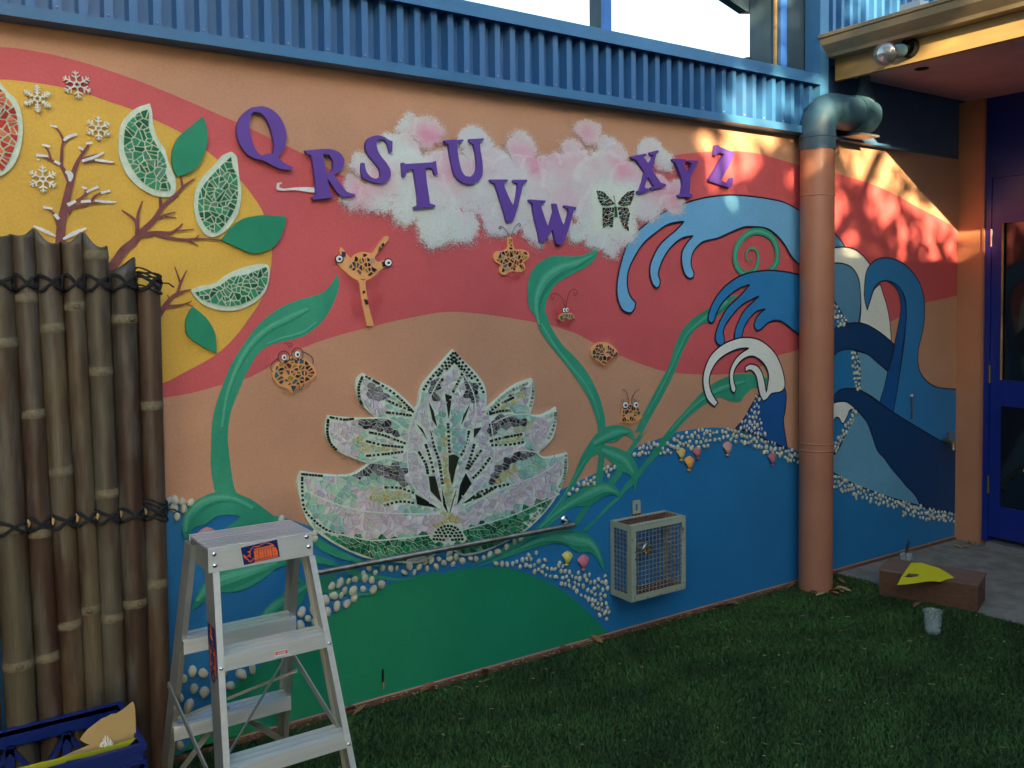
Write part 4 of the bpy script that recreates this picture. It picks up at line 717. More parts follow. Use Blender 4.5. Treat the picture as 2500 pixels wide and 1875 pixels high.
creature('flower shaped orange mosaic butterfly with curled feelers, below the letter V', 'C', [(390, 1045), (408, 1048), (415, 1090), (430, 1130), (470, 1130), (515, 1145), (527, 1175), (508, 1205), (482, 1215), (500, 1250), (480, 1280), (440, 1282), (400, 1280), (360, 1302), (330, 1290), (325, 1260), (340, 1235), (300, 1215), (285, 1180), (305, 1145), (350, 1140), (378, 1120), (380, 1070)],
    [([(300, 1160), (350, 1145), (420, 1140), (505, 1150), (515, 1180), (470, 1215), (490, 1260), (440, 1275), (400, 1262), (340, 1285), (350, 1235), (310, 1205)], .0185), ([(388, 1060), (405, 1062), (410, 1130), (392, 1130)], .022)], .02, .85, MULTI2, lines=[('feeler', [(387, 1045), (370, 1010), (348, 982), (325, 975), (320, 988), (335, 992)], 4), ('feeler', [(402, 1045), (415, 1005), (440, 965), (460, 955), (465, 970), (452, 975)], 4)])
creature('tiny green and grey mosaic bug with white eyes and tall curled feelers', 'C', [(722, 1585), (745, 1565), (770, 1560), (810, 1562), (832, 1590), (805, 1605), (780, 1600), (745, 1616), (728, 1605)], [([(730, 1585), (760, 1567), (812, 1568), (822, 1590), (780, 1597), (745, 1605)], .024)], .02, 1, [(.05, .22, .08), (.14, .18, .18), (.10, .14, .13)],
    eyes=[(757, 1540, 9, 15, 1.25), (777, 1538, 9, 15, 1.25)], lines=[('feeler', [(765, 1522), (755, 1480), (735, 1448), (705, 1428), (675, 1435), (668, 1455), (680, 1470), (690, 1458), (682, 1450)], 3.5), ('feeler', [(769, 1522), (778, 1470), (795, 1420), (820, 1398), (845, 1408), (845, 1435), (828, 1442), (822, 1430), (832, 1424)], 3.5), ('leg', [(735, 1602), (722, 1612), (716, 1625)], 4), ('leg', [(742, 1606), (735, 1618), (728, 1630)], 4), ('leg', [(800, 1600), (810, 1608), (806, 1620)], 4), ('leg', [(812, 1597), (825, 1600), (828, 1612)], 4)])
creature('mosaic fish of dark splinters straddling the edge of the red band', 'G', [(400, 960), (440, 930), (500, 930), (550, 965), (578, 1005), (540, 1025), (500, 1060), (480, 1085), (440, 1055), (400, 1030), (390, 990)], [([(400, 990), (430, 945), (490, 935), (520, 965), (565, 985), (565, 1015), (520, 1030), (480, 1075), (440, 1040), (405, 1030)], .019)], .02, .85, [(.02, .02, .05), (.04, .03, .12), (.16, .03, .05), (.10, .12, .14), (.02, .14, .06), (.03, .03, .03)])
creature('orange mosaic bug with long eyelashes and two feelers between the green stems', 'G', [(598, 1372), (640, 1345), (690, 1350), (712, 1380), (738, 1430), (700, 1462), (650, 1472), (592, 1468), (600, 1410)], [([(605, 1375), (650, 1350), (700, 1360), (728, 1430), (700, 1455), (640, 1460), (600, 1460)], .019)], .02, .8, MULTI,
    eyes=[(617, 1350, 19, 20, 1.12), (688, 1348, 17, 20, 1.12)], lines=[('feeler', [(640, 1342), (635, 1290), (620, 1255), (595, 1246)], 4), ('feeler', [(660, 1342), (664, 1300), (685, 1262), (715, 1243)], 4), ('eyelash', [(600, 1332), (588, 1318)], 3), ('eyelash', [(610, 1328), (600, 1308)], 3), ('eyelash', [(620, 1326), (622, 1305)], 3), ('eyelash', [(685, 1328), (680, 1308)], 3), ('eyelash', [(695, 1328), (698, 1308)], 3), ('eyelash', [(703, 1332), (714, 1318)], 3)])
creature('round mosaic fish wearing red ringed glasses beside the left green stem', 'E', [(1850, 1080), (1900, 1050), (1950, 1020), (2010, 1020), (2060, 1040), (2110, 1090), (2132, 1140), (2100, 1180), (2050, 1210), (2000, 1240), (1970, 1275), (1940, 1240), (1880, 1222), (1840, 1170), (1833, 1120)], [([(1860, 1090), (1905, 1055), (1960, 1035), (2015, 1035), (2060, 1055), (2100, 1100), (2118, 1140), (2080, 1180), (2000, 1215), (1975, 1262), (1955, 1215), (1885, 1205), (1850, 1160)], .0175)], .02, .93, MULTI,
    eyes=[(1910, 1028, 17, 20, 1.15), (2000, 1008, 19, 22, 1.15)], lines=[('glasses', [(1910+38*math.cos(t), 1028+42*math.sin(t)) for t in np.linspace(0, 6.28, 14)], 5), ('glasses', [(2002+38*math.cos(t), 1008+42*math.sin(t)) for t in np.linspace(0, 6.28, 14)], 5), ('glasses_arm', [(1872, 1035), (1835, 1065), (1822, 1100), (1838, 1128)], 5), ('glasses_arm', [(2040, 992), (2085, 1015), (2108, 1045), (2105, 1072)], 5), ('glasses_bridge', [(1948, 1020), (1965, 1012)], 5), ('hair', [(1912, 930), (1935, 942), (1945, 962)], 4), ('hair', [(1932, 925), (1950, 940), (1955, 960)], 4), ('hair', [(1955, 928), (1966, 942), (1962, 960)], 4), ('foot', [(2015, 1215), (2012, 1245), (2028, 1250), (2040, 1225), (2045, 1205)], 4)])
bf = thing('butterfly_mosaic', 'dark glass mosaic butterfly on a pale square in the painted cloud', 'mosaic')
items = []
for rg_ in ([(980, 735), (1020, 740), (1070, 790), (1100, 825), (1060, 838), (1010, 832), (990, 790)], [(1234, 733), (1190, 742), (1150, 780), (1122, 822), (1150, 840), (1205, 832), (1225, 780)], [(1020, 850), (1095, 848), (1092, 900), (1085, 980), (1050, 972), (1022, 988), (1020, 920)], [(1122, 846), (1190, 850), (1202, 890), (1190, 950), (1196, 1008), (1160, 980), (1135, 920)]):
    rg = W2('C', rg_); items += [(s_, pick(BFL)) for _, q in voronoi([p[:2] for p in poisson(rg, .024, 1500)], rg, .0042) for s_ in shards(q, .00014, .0038)]
items.append((W2('C', [(1099, 842), (1112, 842), (1120, 912), (1100, 914)]), (.03, .12, .05)))
wing = W2('C', [(975, 728), (1025, 735), (1075, 785), (1108, 815), (1145, 778), (1190, 735), (1240, 728), (1232, 785), (1210, 838), (1205, 850), (1212, 890), (1200, 950), (1203, 1015), (1155, 990), (1130, 920), (1098, 920), (1090, 988), (1050, 980), (1015, 995), (1012, 920), (1012, 845), (985, 795)])
MB().slab([wing], D-.009, D-.0005).build('grout_bed', M['halo'], bf); tiles(bf, items, D-.009)
scurve(bf, 'feeler', 'C', [(1104, 840), (1102, 800), (1094, 766)], 5, D-.0105)

# ------------------------------------------------------------------ wooden letters, leaves, snowflakes
LET = dict(
 Q=('B', [[(350, 167), (400, 165), (460, 190), (510, 240), (543, 310), (552, 370), (543, 430), (520, 475), (492, 505), (520, 535), (560, 560), (600, 576), (590, 592), (520, 590), (450, 560), (400, 530), (350, 520), (290, 490), (245, 430), (222, 370), (217, 310), (235, 250), (270, 205), (310, 175)], [(330, 203), (372, 205), (410, 240), (440, 300), (460, 370), (470, 430), (458, 484), (420, 487), (385, 497), (345, 460), (320, 400), (305, 330), (303, 270), (312, 225)]], 1),
 R=('B', [[(678, 462), (800, 452), (860, 455), (915, 480), (943, 525), (935, 575), (905, 608), (872, 625), (885, 645), (920, 690), (960, 740), (1018, 758), (1015, 775), (925, 775), (890, 740), (850, 680), (826, 648), (838, 700), (850, 757), (866, 763), (868, 780), (730, 796), (727, 775), (752, 765), (750, 700), (740, 620), (730, 540), (718, 492), (690, 486)], [(800, 487), (838, 490), (865, 530), (865, 590), (850, 610), (823, 613), (812, 560)]], 1),
 S=('B', [[(1266, 470), (1250, 478), (1235, 420), (1210, 390), (1180, 385), (1160, 410), (1165, 450), (1190, 500), (1230, 550), (1255, 600), (1255, 640), (1225, 675), (1180, 686), (1120, 672), (1070, 650), (1058, 600), (1060, 545), (1080, 548), (1090, 600), (1120, 640), (1160, 655), (1185, 640), (1185, 600), (1160, 560), (1110, 500), (1088, 450), (1092, 405), (1115, 375), (1160, 360), (1210, 370), (1240, 390), (1268, 400)]], 1),
 T=('B', [[(1330, 545), (1345, 545), (1355, 553), (1540, 542), (1560, 532), (1573, 625), (1555, 628), (1540, 590), (1520, 578), (1490, 580), (1500, 680), (1515, 780), (1520, 820), (1555, 830), (1558, 845), (1415, 858), (1413, 842), (1440, 832), (1440, 780), (1425, 680), (1412, 590), (1380, 590), (1360, 610), (1355, 640), (1338, 642)]], 0),
 U=('B', [[(1618, 393), (1745, 388), (1748, 400), (1715, 408), (1705, 430), (1715, 520), (1735, 600), (1760, 635), (1800, 640), (1830, 610), (1838, 560), (1830, 480), (1815, 420), (1790, 405), (1785, 385), (1885, 380), (1882, 395), (1858, 405), (1860, 450), (1872, 520), (1878, 600), (1865, 650), (1830, 680), (1780, 690), (1730, 672), (1690, 630), (1670, 560), (1655, 480), (1645, 420), (1622, 408)]], 1),
 V=('C', [[(268, 658), (388, 658), (388, 670), (362, 680), (365, 710), (400, 790), (432, 850), (445, 790), (455, 720), (455, 685), (425, 675), (425, 660), (518, 660), (515, 675), (490, 690), (475, 760), (455, 840), (430, 920), (415, 945), (380, 945), (370, 900), (345, 820), (320, 740), (300, 685), (270, 672)]], 0),
 W=('C', [[(530, 793), (642, 800), (640, 815), (612, 820), (615, 850), (640, 925), (664, 988), (682, 930), (698, 878), (690, 820), (716, 822), (732, 880), (752, 940), (772, 978), (788, 930), (800, 880), (795, 855), (770, 845), (770, 832), (850, 845), (845, 862), (830, 870), (820, 920), (795, 1000), (765, 1080), (745, 1102), (715, 1092), (704, 1050), (690, 995), (668, 1030), (630, 1082), (605, 1082), (595, 1020), (575, 940), (560, 870), (555, 820), (532, 808)]], 0),
 X=('C', [[(1222, 503), (1320, 482), (1325, 497), (1305, 508), (1340, 556), (1358, 530), (1372, 495), (1348, 490), (1345, 475), (1405, 460), (1405, 475), (1390, 485), (1375, 540), (1362, 590), (1392, 640), (1420, 680), (1455, 690), (1455, 705), (1355, 730), (1352, 715), (1375, 705), (1350, 665), (1334, 638), (1322, 670), (1310, 712), (1338, 722), (1340, 738), (1265, 755), (1262, 738), (1280, 728), (1300, 670), (1312, 610), (1282, 565), (1255, 525), (1225, 518)]], 0),
 Y=('C', [[(1500, 518), (1590, 522), (1592, 535), (1568, 545), (1590, 590), (1608, 620), (1625, 580), (1630, 550), (1605, 540), (1605, 528), (1675, 532), (1672, 548), (1655, 558), (1635, 610), (1620, 650), (1618, 700), (1615, 750), (1635, 762), (1635, 778), (1540, 778), (1538, 762), (1560, 755), (1568, 700), (1565, 660), (1540, 590), (1520, 545), (1500, 532)]], 0),
 Z=('C', [[(1792, 425), (1810, 428), (1820, 438), (1915, 475), (1915, 490), (1880, 570), (1840, 640), (1825, 668), (1860, 680), (1883, 672), (1895, 645), (1912, 648), (1900, 700), (1885, 715), (1750, 670), (1750, 655), (1790, 590), (1830, 520), (1850, 488), (1822, 478), (1800, 485), (1798, 500), (1782, 495)]], 0))
WHERE = dict(Q='above the sun disc edge', R='by the white painted curl', S='over the left end of the cloud', T='low on the left half of the cloud', U='high at the middle of the cloud', V='above the flower shaped butterfly', W='lowest of the letters, left of the mosaic butterfly', X='right of the mosaic butterfly', Y='at the right end of the cloud', Z='last and tilted, on the red band')
def onplane(c, pts, y): return [(lambda v: (v.x, v.z))(aty(*topx(c, p[0], p[1]), y)) for p in pts]
for k, (c, loops, sm) in LET.items():
    ls = [onplane(c, l, D-.022) for l in loops]
    if sm: ls = [smooth(l, 3, True, 40) for l in ls]
    o = MB().slab(ls, D-.022, D-.006).build('wooden_letter', M['purple'])
    tag(o, 'purple wooden letter %s %s' % (k, WHERE[k]), 'letter', 'purple alphabet letters on the mural')
    b = o.modifiers.new('b', 'BEVEL'); b.width = .0012; b.segments = 1; b.limit_method = 'ANGLE'; b.angle_limit = 1.0
for lb, c, pts in [('green wooden leaf pointing straight up between two glass slices', 'A', [(1370, 785), (1290, 850), (1210, 920), (1170, 1000), (1160, 1080), (1175, 1150), (1200, 1190), (1290, 1160), (1350, 1100), (1385, 1020), (1400, 950), (1395, 860)]),
                   ('wide green wooden leaf at the end of the painted branch, overlapping the red band', 'E', [(1497, 237), (1560, 160), (1640, 95), (1760, 70), (1850, 72), (1935, 80), (1915, 170), (1870, 260), (1800, 310), (1710, 328), (1630, 300)]),
                   ('green wooden leaf hanging downwards, lowest of the wooden leaves', 'E', [(1305, 690), (1370, 740), (1420, 800), (1455, 880), (1462, 1003), (1400, 975), (1310, 920), (1262, 870), (1255, 790), (1275, 730)])]:
    tag(MB().slab([smooth(onplane(c, pts, D-.015), 4, True, 50)], D-.015, D-.004).build('wooden_leaf', M['woodleaf']), lb, 'leaf ornament', 'green wooden leaves on the mural')
for lb, x, z, r, st in [('white wooden snowflake with feathery arms left of the top one', 252, 665, 92, 0), ('white wooden snowflake on the red band, highest of the four', 520, 570, 92, 1), ('white wooden snowflake to the right of the snowy tree', 665, 865, 82, 2), ('white wooden snowflake left of the snowy trunk, lowest of the four', 290, 1208, 90, 2)]:
    v = aty(*topx('A', x, z), D-.012); R_ = mscale('A', x, z)*r; mb = MB(); k = 0
    for i in range(6):
        a = math.pi/2+i*math.pi/3+(.1 if st == 1 else 0); u = Vector((math.cos(a), 0, math.sin(a)))
        def seg(p, q, wd):
            global _k
            mb.bar(Vector((v.x, D-.0075-.00005*len(mb.f)/6, v.z))+p, Vector((v.x, D-.0075-.00005*len(mb.f)/6, v.z))+q, .007, wd)
        seg(u*R_*.12, u*R_, R_*.085)
        for t, l in (((.38, .2), (.56, .26), (.74, .22), (.9, .12)) if st == 0 else ((.5, .34), (.78, .24))):
            for s_ in (-1, 1):
                a2 = a+s_*math.pi/3.2; w_ = Vector((math.cos(a2), 0, math.sin(a2))); seg(u*R_*t, u*R_*t+w_*R_*l, R_*.075)
        a3 = a+math.pi/3; w_ = Vector((math.cos(a3), 0, math.sin(a3))); seg(u*R_*.24, w_*R_*.24, R_*.07)
        if st == 2:
            for s_ in (-1, 1): a2 = a+s_*math.pi/9; w2_ = Vector((math.cos(a2), 0, math.sin(a2))); seg(u*R_*.55, w2_*R_*.75, R_*.07)
    tag(mb.build('snowflake', M['flake']), lb, 'snowflake', 'white snowflake cut-outs')

# ------------------------------------------------------------------ pebbles and shells glued to the wall
def pebble_mesh(i):
    r = np.random.default_rng(i); mb = MB(); mb.ell((0, 0, 0), (1, 0, 0), (0, 0, 1), (0, -1, 0), 9, 6)
    mb.v = [(x*(1+.1*r.normal()*.5+.08*math.sin(3*z+i)), y, z*(1+.08*math.cos(2*x+i))) for x, y, z in mb.v]
    me = bpy.data.meshes.new('pebble'); me.from_pydata(mb.v, [], mb.f); me.polygons.foreach_set('use_smooth', [True]*len(mb.f)); me.materials.append(M['peb']); return me
PM = [pebble_mesh(i) for i in range(6)]
def pebbles(label, regions, strays=(), r=.0205, flow=None):
    root = thing('pebble_border', label, 'pebbles', 'rows of cream pebbles glued to the mural')
    sp = []
    for c, pts in regions: sp += poisson(W2(c, pts), r, 5000, rfn=lambda x, z: r*random.uniform(.8, 1.12), aspect=.88)
    for c, pts in strays: sp += [(p[0], p[1], r) for p in W2(c, pts)]
    for x, z, rr in sp[:300]:
        o = bpy.data.objects.new('pebble', random.choice(PM)); COL.objects.link(o); o.parent = root
        s_ = rr*.56*random.uniform(.76, 1.06); o.location = (x, D-.0045, z); o.scale = (s_*random.uniform(.72, .92), s_*.62, s_*random.uniform(1.0, 1.22)); o.rotation_euler = (random.uniform(-.1, .1), random.gauss(0, .5), 0)
        k = random.uniform(.82, 1.08); o.color = (.62*k, .60*k*random.uniform(.97, 1.02), .48*k*random.uniform(.85, 1.05), 1)
    return len(sp)
pebbles('thick band of cream pebbles along the top of the blue water left of the pipe', [('K', [(960, 300), (1020, 242), (1110, 215), (1120, 240), (1060, 292), (980, 318)]), ('K', [(1120, 312), (1170, 240), (1240, 172), (1400, 138), (1600, 132), (1750, 168), (1900, 218), (2000, 258), (2080, 298), (2080, 365), (2010, 342), (1900, 292), (1830, 262), (1700, 238), (1560, 208), (1480, 218), (1460, 252), (1350, 262), (1280, 238), (1220, 292), (1140, 312)]), ('G', [(1500, 1288), (1528, 1295), (1530, 1400), (1550, 1500), (1570, 1555), (1500, 1542), (1380, 1512), (1440, 1420), (1490, 1360)])], [('K', [(1840, 290), (1860, 285), (1945, 315), (2002, 342), (1345, 262)])])
pebbles('two small patches of cream pebbles between the lily and the green leaves', [('K', [(515, 575), (560, 520), (690, 435), (700, 500), (600, 528), (550, 565)]), ('K', [(758, 400), (832, 368), (832, 412), (792, 452), (762, 432)])])
pebbles('wide bank of cream pebbles on the right shoulder of the green hill', [('K', [(130, 1022), (240, 1000), (320, 1010), (400, 1062), (470, 1045), (520, 1082), (580, 1100), (650, 1100), (700, 1150), (782, 1105), (785, 1270), (772, 1292), (800, 1372), (770, 1432), (720, 1382), (640, 1282), (560, 1232), (430, 1152), (330, 1112), (200, 1062), (130, 1052)])], [('K', [(30, 1040), (70, 1042), (105, 1045), (250, 985), (302, 968), (460, 1035), (360, 1015)])])
pebbles('sparse line of cream pebbles under the lily, following the metal rail', [('F', [(500, 1640), (600, 1612), (740, 1612), (900, 1585), (1000, 1562), (1130, 1545), (1260, 1542), (1400, 1495), (1500, 1462), (1500, 1492), (1400, 1530), (1250, 1592), (1050, 1602), (950, 1655), (700, 1660), (520, 1662)])], [('F', [(1535, 1445), (1582, 1422), (1075, 1470), (1098, 1524), (1482, 1478)])], r=.026)
pebbles('clusters of cream pebbles on the left side of the green hill beside the ladder', [('J', [(1390, 722), (1440, 682), (1560, 650), (1700, 650), (1792, 682), (1740, 722), (1660, 742), (1560, 748), (1480, 738)]), ('J', [(1350, 780), (1440, 762), (1500, 772), (1582, 790), (1500, 832), (1440, 872), (1400, 908), (1360, 902), (1350, 830)]), ('J', [(1110, 1002), (1130, 940), (1200, 870), (1290, 860), (1290, 990), (1180, 1042), (1110, 1042)])], r=.031)
pebbles('scattered cream pebbles seen through the legs of the ladder', [('I', [(1180, 1232), (1220, 1050), (1290, 1002), (1400, 1002), (1560, 1012), (1720, 980), (1620, 1060), (1540, 1132), (1400, 1202), (1290, 1242)]), ('I', [(1150, 1540), (1160, 1400), (1240, 1362), (1330, 1342), (1320, 1382), (1240, 1472), (1190, 1552)])], r=.036)
pebbles('few cream pebbles between the bamboo screen and the ladder top', [], [('J', [(310, 130), (350, 130), (400, 140), (457, 142), (345, 180), (410, 185), (365, 238), (1070, 258)]), ('F', [(190, 1385), (190, 1420), (1, 1)][:2])], r=.026)
pebbles('long dripping band of cream pebbles low on the wall, right of the pipe', [('L', [(925, 152), (1050, 222), (1200, 282), (1350, 332), (1520, 377), (1650, 407), (1755, 427), (1755, 505), (1720, 482), (1600, 467), (1530, 460), (1400, 422), (1380, 402), (1300, 372), (1230, 362), (1150, 332), (1080, 302), (1030, 287), (925, 247)])], [('L', [(985, 277), (1078, 320), (1175, 345), (1230, 365), (1397, 438), (1553, 466)])])
pebbles('three strips of cream pebbles running down inside the painted waves, right of the pipe', [('H', [(915, 640), (950, 690), (1000, 760), (1020, 800), (960, 822), (925, 745)]), ('H', [(1048, 990), (1080, 990), (1100, 1060), (1105, 1245), (1080, 1245), (1058, 1130)]), ('H', [(1060, 1385), (1082, 1395), (1040, 1490), (1000, 1570), (950, 1659), (915, 1705), (915, 1620), (980, 1540), (1030, 1440)])])
def shell(label, c, x, z, r, colr, stripe=None, rot=0.0):
    v = aty(*topx(c, x, z), D-.004); R_ = mscale(c, x, z)*r; mb = MB(); n = 17; rings = []
    ribs = 8
    for i in range(6):
        t = i/5; row = []
        for k in range(n):
            a = math.pi*(.12+.76*k/(n-1))*1.0; a = -math.pi/2+(k/(n-1)-.5)*2*(1.25+.0*t); rad = t*R_*2*(1-.12*abs(k/(n-1)-.5)*2)
            dx = math.sin((k/(n-1)-.5)*2*.62)*rad; dz = math.cos((k/(n-1)-.5)*2*.62)*rad; h_ = math.sin(math.pi*min(1, t*.9+.1))*R_*.55*(1-((k/(n-1)-.5)*2)**2*.6)+(R_*.05*math.cos(k/(n-1)*ribs*2*math.pi) if t > .1 else 0)
            row.append((dx, -max(.0005, h_), dz-R_))
        rings.append(row)
    vs_ = [p for r_ in rings for p in r_]; fs = [(i*n+k, i*n+k+1, (i+1)*n+k+1, (i+1)*n+k) for i in range(5) for k in range(n-1)]
    mb.smooth = True; mb.add(vs_, fs); mm = mat('shell_%d' % int(x), colr, rough=.45, var=.1, vs_=120, c2=stripe, bump=.2)
    root = thing('sea_shell', label, 'shell', 'sea shells glued to the mural', (v.x, v.y, v.z)); o = mb.build('shell_fan', mm, root); h_ = MB().ell((0, -R_*.15, -R_*.98), (R_*.38, 0, 0), (0, 0, R_*.2), (0, -R_*.16, 0), 8, 5).build('shell_hinge', mm, root)
    root.rotation_euler = (0, rot, 0)
shell('yellow striped scallop shell under the pebble band, upper left of the orange one', 'K', 1277, 298, 42, (.55, .38, .08), (.65, .50, .20))
shell('plain orange scallop shell, lowest of the group under the pebble band', 'K', 1332, 360, 48, (.72, .32, .08), None, .1)
shell('dark pink striped scallop shell between the orange and the speckled one', 'K', 1386, 290, 40, (.35, .07, .09), (.55, .22, .20), -.1)
shell('pale pink speckled scallop shell at the middle of the pebble band', 'K', 1590, 260, 46, (.50, .22, .19), (.62, .40, .32))
shell('plum pink scallop shell near the pipe', 'K', 1892, 330, 42, (.38, .10, .16), (.48, .18, .22))
shell('pale yellow scallop shell above the bank of pebbles', 'K', 508, 1000, 46, (.62, .58, .14), None, .15)
shell('bright pink scallop shell above the bank of pebbles', 'K', 617, 1028, 50, (.55, .10, .18), (.66, .25, .28))
shell('orange and yellow patterned shell seen through the ladder', 'I', 1650, 820, 56, (.55, .30, .06), (.38, .16, .05), .3)
shell('round pink scallop shell peeking over the ladder top', 'I', 1395, 90, 58, (.50, .20, .20), (.58, .30, .28))

# ================================================================== steel cladding, windows, eaves
PITCH = .0685
def corr(x0, x1, z0, z1, y, depth=.04):
    mb = MB(); x = x0; prof = []
    while x < x1:
        for dx, dy in ((0, 0), (.024, 0), (.029, depth), (.0635, depth)): prof.append((x+dx, y+dy))
        x += PITCH
    prof.append((x, y)); n = len(prof)
    vs_ = [(p[0], p[1], z0) for p in prof]+[(p[0], p[1], z1) for p in prof]
    return mb.add(vs_, [(i, i+1, i+1+n, i+n) for i in range(n-1)])
cl = thing('corrugated_cladding', 'long strip of blue ribbed steel cladding above the mural', 'cladding', None, (2, D, ZT))
def kid(o, par): return fix(o, par)
kid(corr(-2.2, 3.8, 2.276, 2.53, D-.048).build('ribbed_sheet', M['clad']), cl)
kid(MB().box((-2.2, D-.075, 2.25), (3.83, D+.0, 2.284)).build('bottom_flashing', M['flash']), cl)
kid(MB().box((-2.2, D-.068, 2.505), (3.815, D+.02, 2.552)).box((-2.2, D-.075, 2.498), (3.815, D-.0685, 2.505)).build('top_flashing', M['flash']), cl)
sc = MB()
for i in range(int(6/(PITCH*2))): sc.ell((-2.2+PITCH*2*i+.011, D-.049, 2.30), (.004, 0, 0), (0, 0, .004), (0, -.004, 0), 6, 4)
kid(sc.build('screws', M['silver']), cl)['kind'] = 'stuff'
up_ = thing('upper_cladding', 'blue ribbed steel cladding rising above the gutter at the right', 'cladding', None, (4.5, D, 2.55))
kid(corr(3.885, 5.6, 2.62, 3.9, D-.04).build('ribbed_sheet', M['clad']), up_)
kid(MB().box((3.815, D-.07, 2.25), (3.88, D+.02, 3.9)).build('corner_post', M['flash']), up_)
nw = thing('navy_wall', 'dark navy wall strip in shade under the porch soffit, above the mural', 'wall', None, (4.6, D, 2.27))
kid(MB().box((3.86, D+.0, 2.27), (5.3, D+.1, 2.80)).build('wall_panel', M['room']), nw)
kid(MB().box((3.885, D-.05, 2.25), (4.62, D+.03, 2.262)).build('ledge_flashing', M['flash']), nw)
win = thing('clerestory_frame', 'blue window framing above the cladding with white sky showing through', 'window frame', None, (3, D, 2.552))
kid(MB().box((2.489, D, 2.552), (2.529, D+.02, 3.5)).build('mullion_face', M['bluepost']), win)
kid(MB().box((2.491, D+.0205, 2.552), (2.527, D+.10, 3.5)).build('mullion_side', M['darkwood']), win)
kid(MB().box((3.63, D+.02, 2.552), (3.675, D+.06, 3.6)).build('jamb_face', M['bluepost']), win)
kid(MB().box((3.60, D+.03, 2.552), (3.627, D+.19, 3.6)).build('jamb_side', M['darkwood']), win)
kid(MB().box((3.677, D+.03, 2.552), (3.84, D+.07, 3.6)).build('dark_panel', M['darkwood']), win)
kid(MB().box((3.588, D+.018, 2.552), (3.5995, D+.03, 3.6)).build('timber_trim', M['fascia']), win)
yy = D+.195
pts = [aty(*p, yy) for p in ((1700, -55), (1823, 28), (1850, 28), (1850, -120), (1700, -120))]
kid(MB().slab([[(p.x, p.z) for p in pts][::-1]], yy, yy+.05).build('eave_board', M['darkwood']), win)
pts = [aty(*p, yy) for p in ((1797, 152), (1823, 139), (1850, 139), (1850, 175), (1797, 175))]
kid(MB().slab([[(p.x, p.z) for p in pts]], yy, yy+.05).build('sill_board', M['darkwood']), win)

porch = thing('porch_roof', 'porch roof with red brown soffit and peeling timber fascia at the right', 'roof', None, (4, 1, 2.6))
kid(MB().box((3.975, -7, 2.575), (5.6, D-.045, 2.60)).build('soffit', M['soffit']), porch)
kid(MB().box((3.945, -7, 2.535), (3.973, D-.06, 2.64)).build('fascia_board', M['fascia']), porch)
kid(MB().add([(3.95, -7, 2.70), (3.95, D-.06, 2.70), (6.5, D-.06, 3.0), (6.5, -7, 3.0), (3.95, -7, 2.715), (3.95, D-.06, 2.715), (6.5, D-.06, 3.02), (6.5, -7, 3.02)], [(0, 1, 2, 3), (7, 6, 5, 4), (0, 4, 5, 1), (1, 5, 6, 2), (2, 6, 7, 3), (3, 7, 4, 0)]).build('roof_sheet', M['roofm']), porch)
kid(MB().ell((4.24, 2.60, 2.574), (.035, 0, 0), (0, .035, 0), (0, 0, .006), 12, 4).build('soffit_vent', M['dark']), porch)
gut = thing('roof_gutter', 'cream metal roof gutter along the porch edge with an open end', 'gutter', None, (3.85, 1, 2.7))
gp = [(3.815, 2.718), (3.800, 2.722), (3.795, 2.735), (3.803, 2.740), (3.808, 2.732), (3.812, 2.712), (3.822, 2.690), (3.845, 2.672), (3.868, 2.655), (3.880, 2.640), (3.943, 2.640), (3.943, 2.735), (3.940, 2.735), (3.940, 2.644), (3.882, 2.644), (3.870, 2.659), (3.847, 2.676), (3.826, 2.693)]
y0_, y1_ = -7, 2.875; n = len(gp)
kid(MB().add([(p[0], y0_, p[1]) for p in gp]+[(p[0], y1_, p[1]) for p in gp], [(i, (i+1) % n, (i+1) % n+n, i+n) for i in range(n)]).build('gutter_trough', M['gutter']), gut)
mb = MB(); ep = [(3.800, 2.735), (3.812, 2.712), (3.822, 2.690), (3.845, 2.672), (3.868, 2.655), (3.880, 2.640), (3.943, 2.640), (3.943, 2.735)]
kid(mb.slab([ep[::-1]], y1_+.0005, y1_+.003).build('end_cap', M['gutter']), gut)
tag(MB().box((3.83, 2.36, 2.738), (3.90, 2.46, 2.775)).build('metal_bracket', M['silver']), 'small galvanised box bracket standing on the gutter edge', 'bracket')
lp = thing('floodlight', 'round glass floodlight bulb on a swivel arm fixed to the fascia', 'lamp', None, (3.94, 2.36, 2.57))
c0 = aty(2162, 132, 2.42); dirv = Vector((.75, -.45, .12)).normalized()
base_ = atx(2222, 118, 3.94)
b0 = c0; b1 = c0+(base_-c0)*.52
kid(MB().lathe(c0, [(0.0, -.052), (.03, -.046), (.048, -.025), (.052, 0), (.045, .025), (.028, .05), (.024, .07)], 20, (b1-b0)).build('glass_bulb', M['globe']), lp)
kid(MB().lathe(c0, [(.0, .0), (.04, .004), (.044, .01), (.03, .045), (0.0, .046)], 16, (b1-b0)).build('reflector', M['chrome']), lp)
kid(MB().tube([b0+(b1-b0).normalized()*.055, b1+(b1-b0)*.2], .03, 14).build('lamp_socket', M['elbow']), lp)
kid(MB().tube([b1, base_-Vector((.03, 0, 0)), base_], [.012, .012, .014], 10).build('swivel_arm', M['dark']), lp)
kid(MB().lathe(base_, [(.04, -.028), (.045, -.002), (.045, .004), (0, .004)], 18, (1, 0, 0)).build('base_plate', M['dark']), lp)

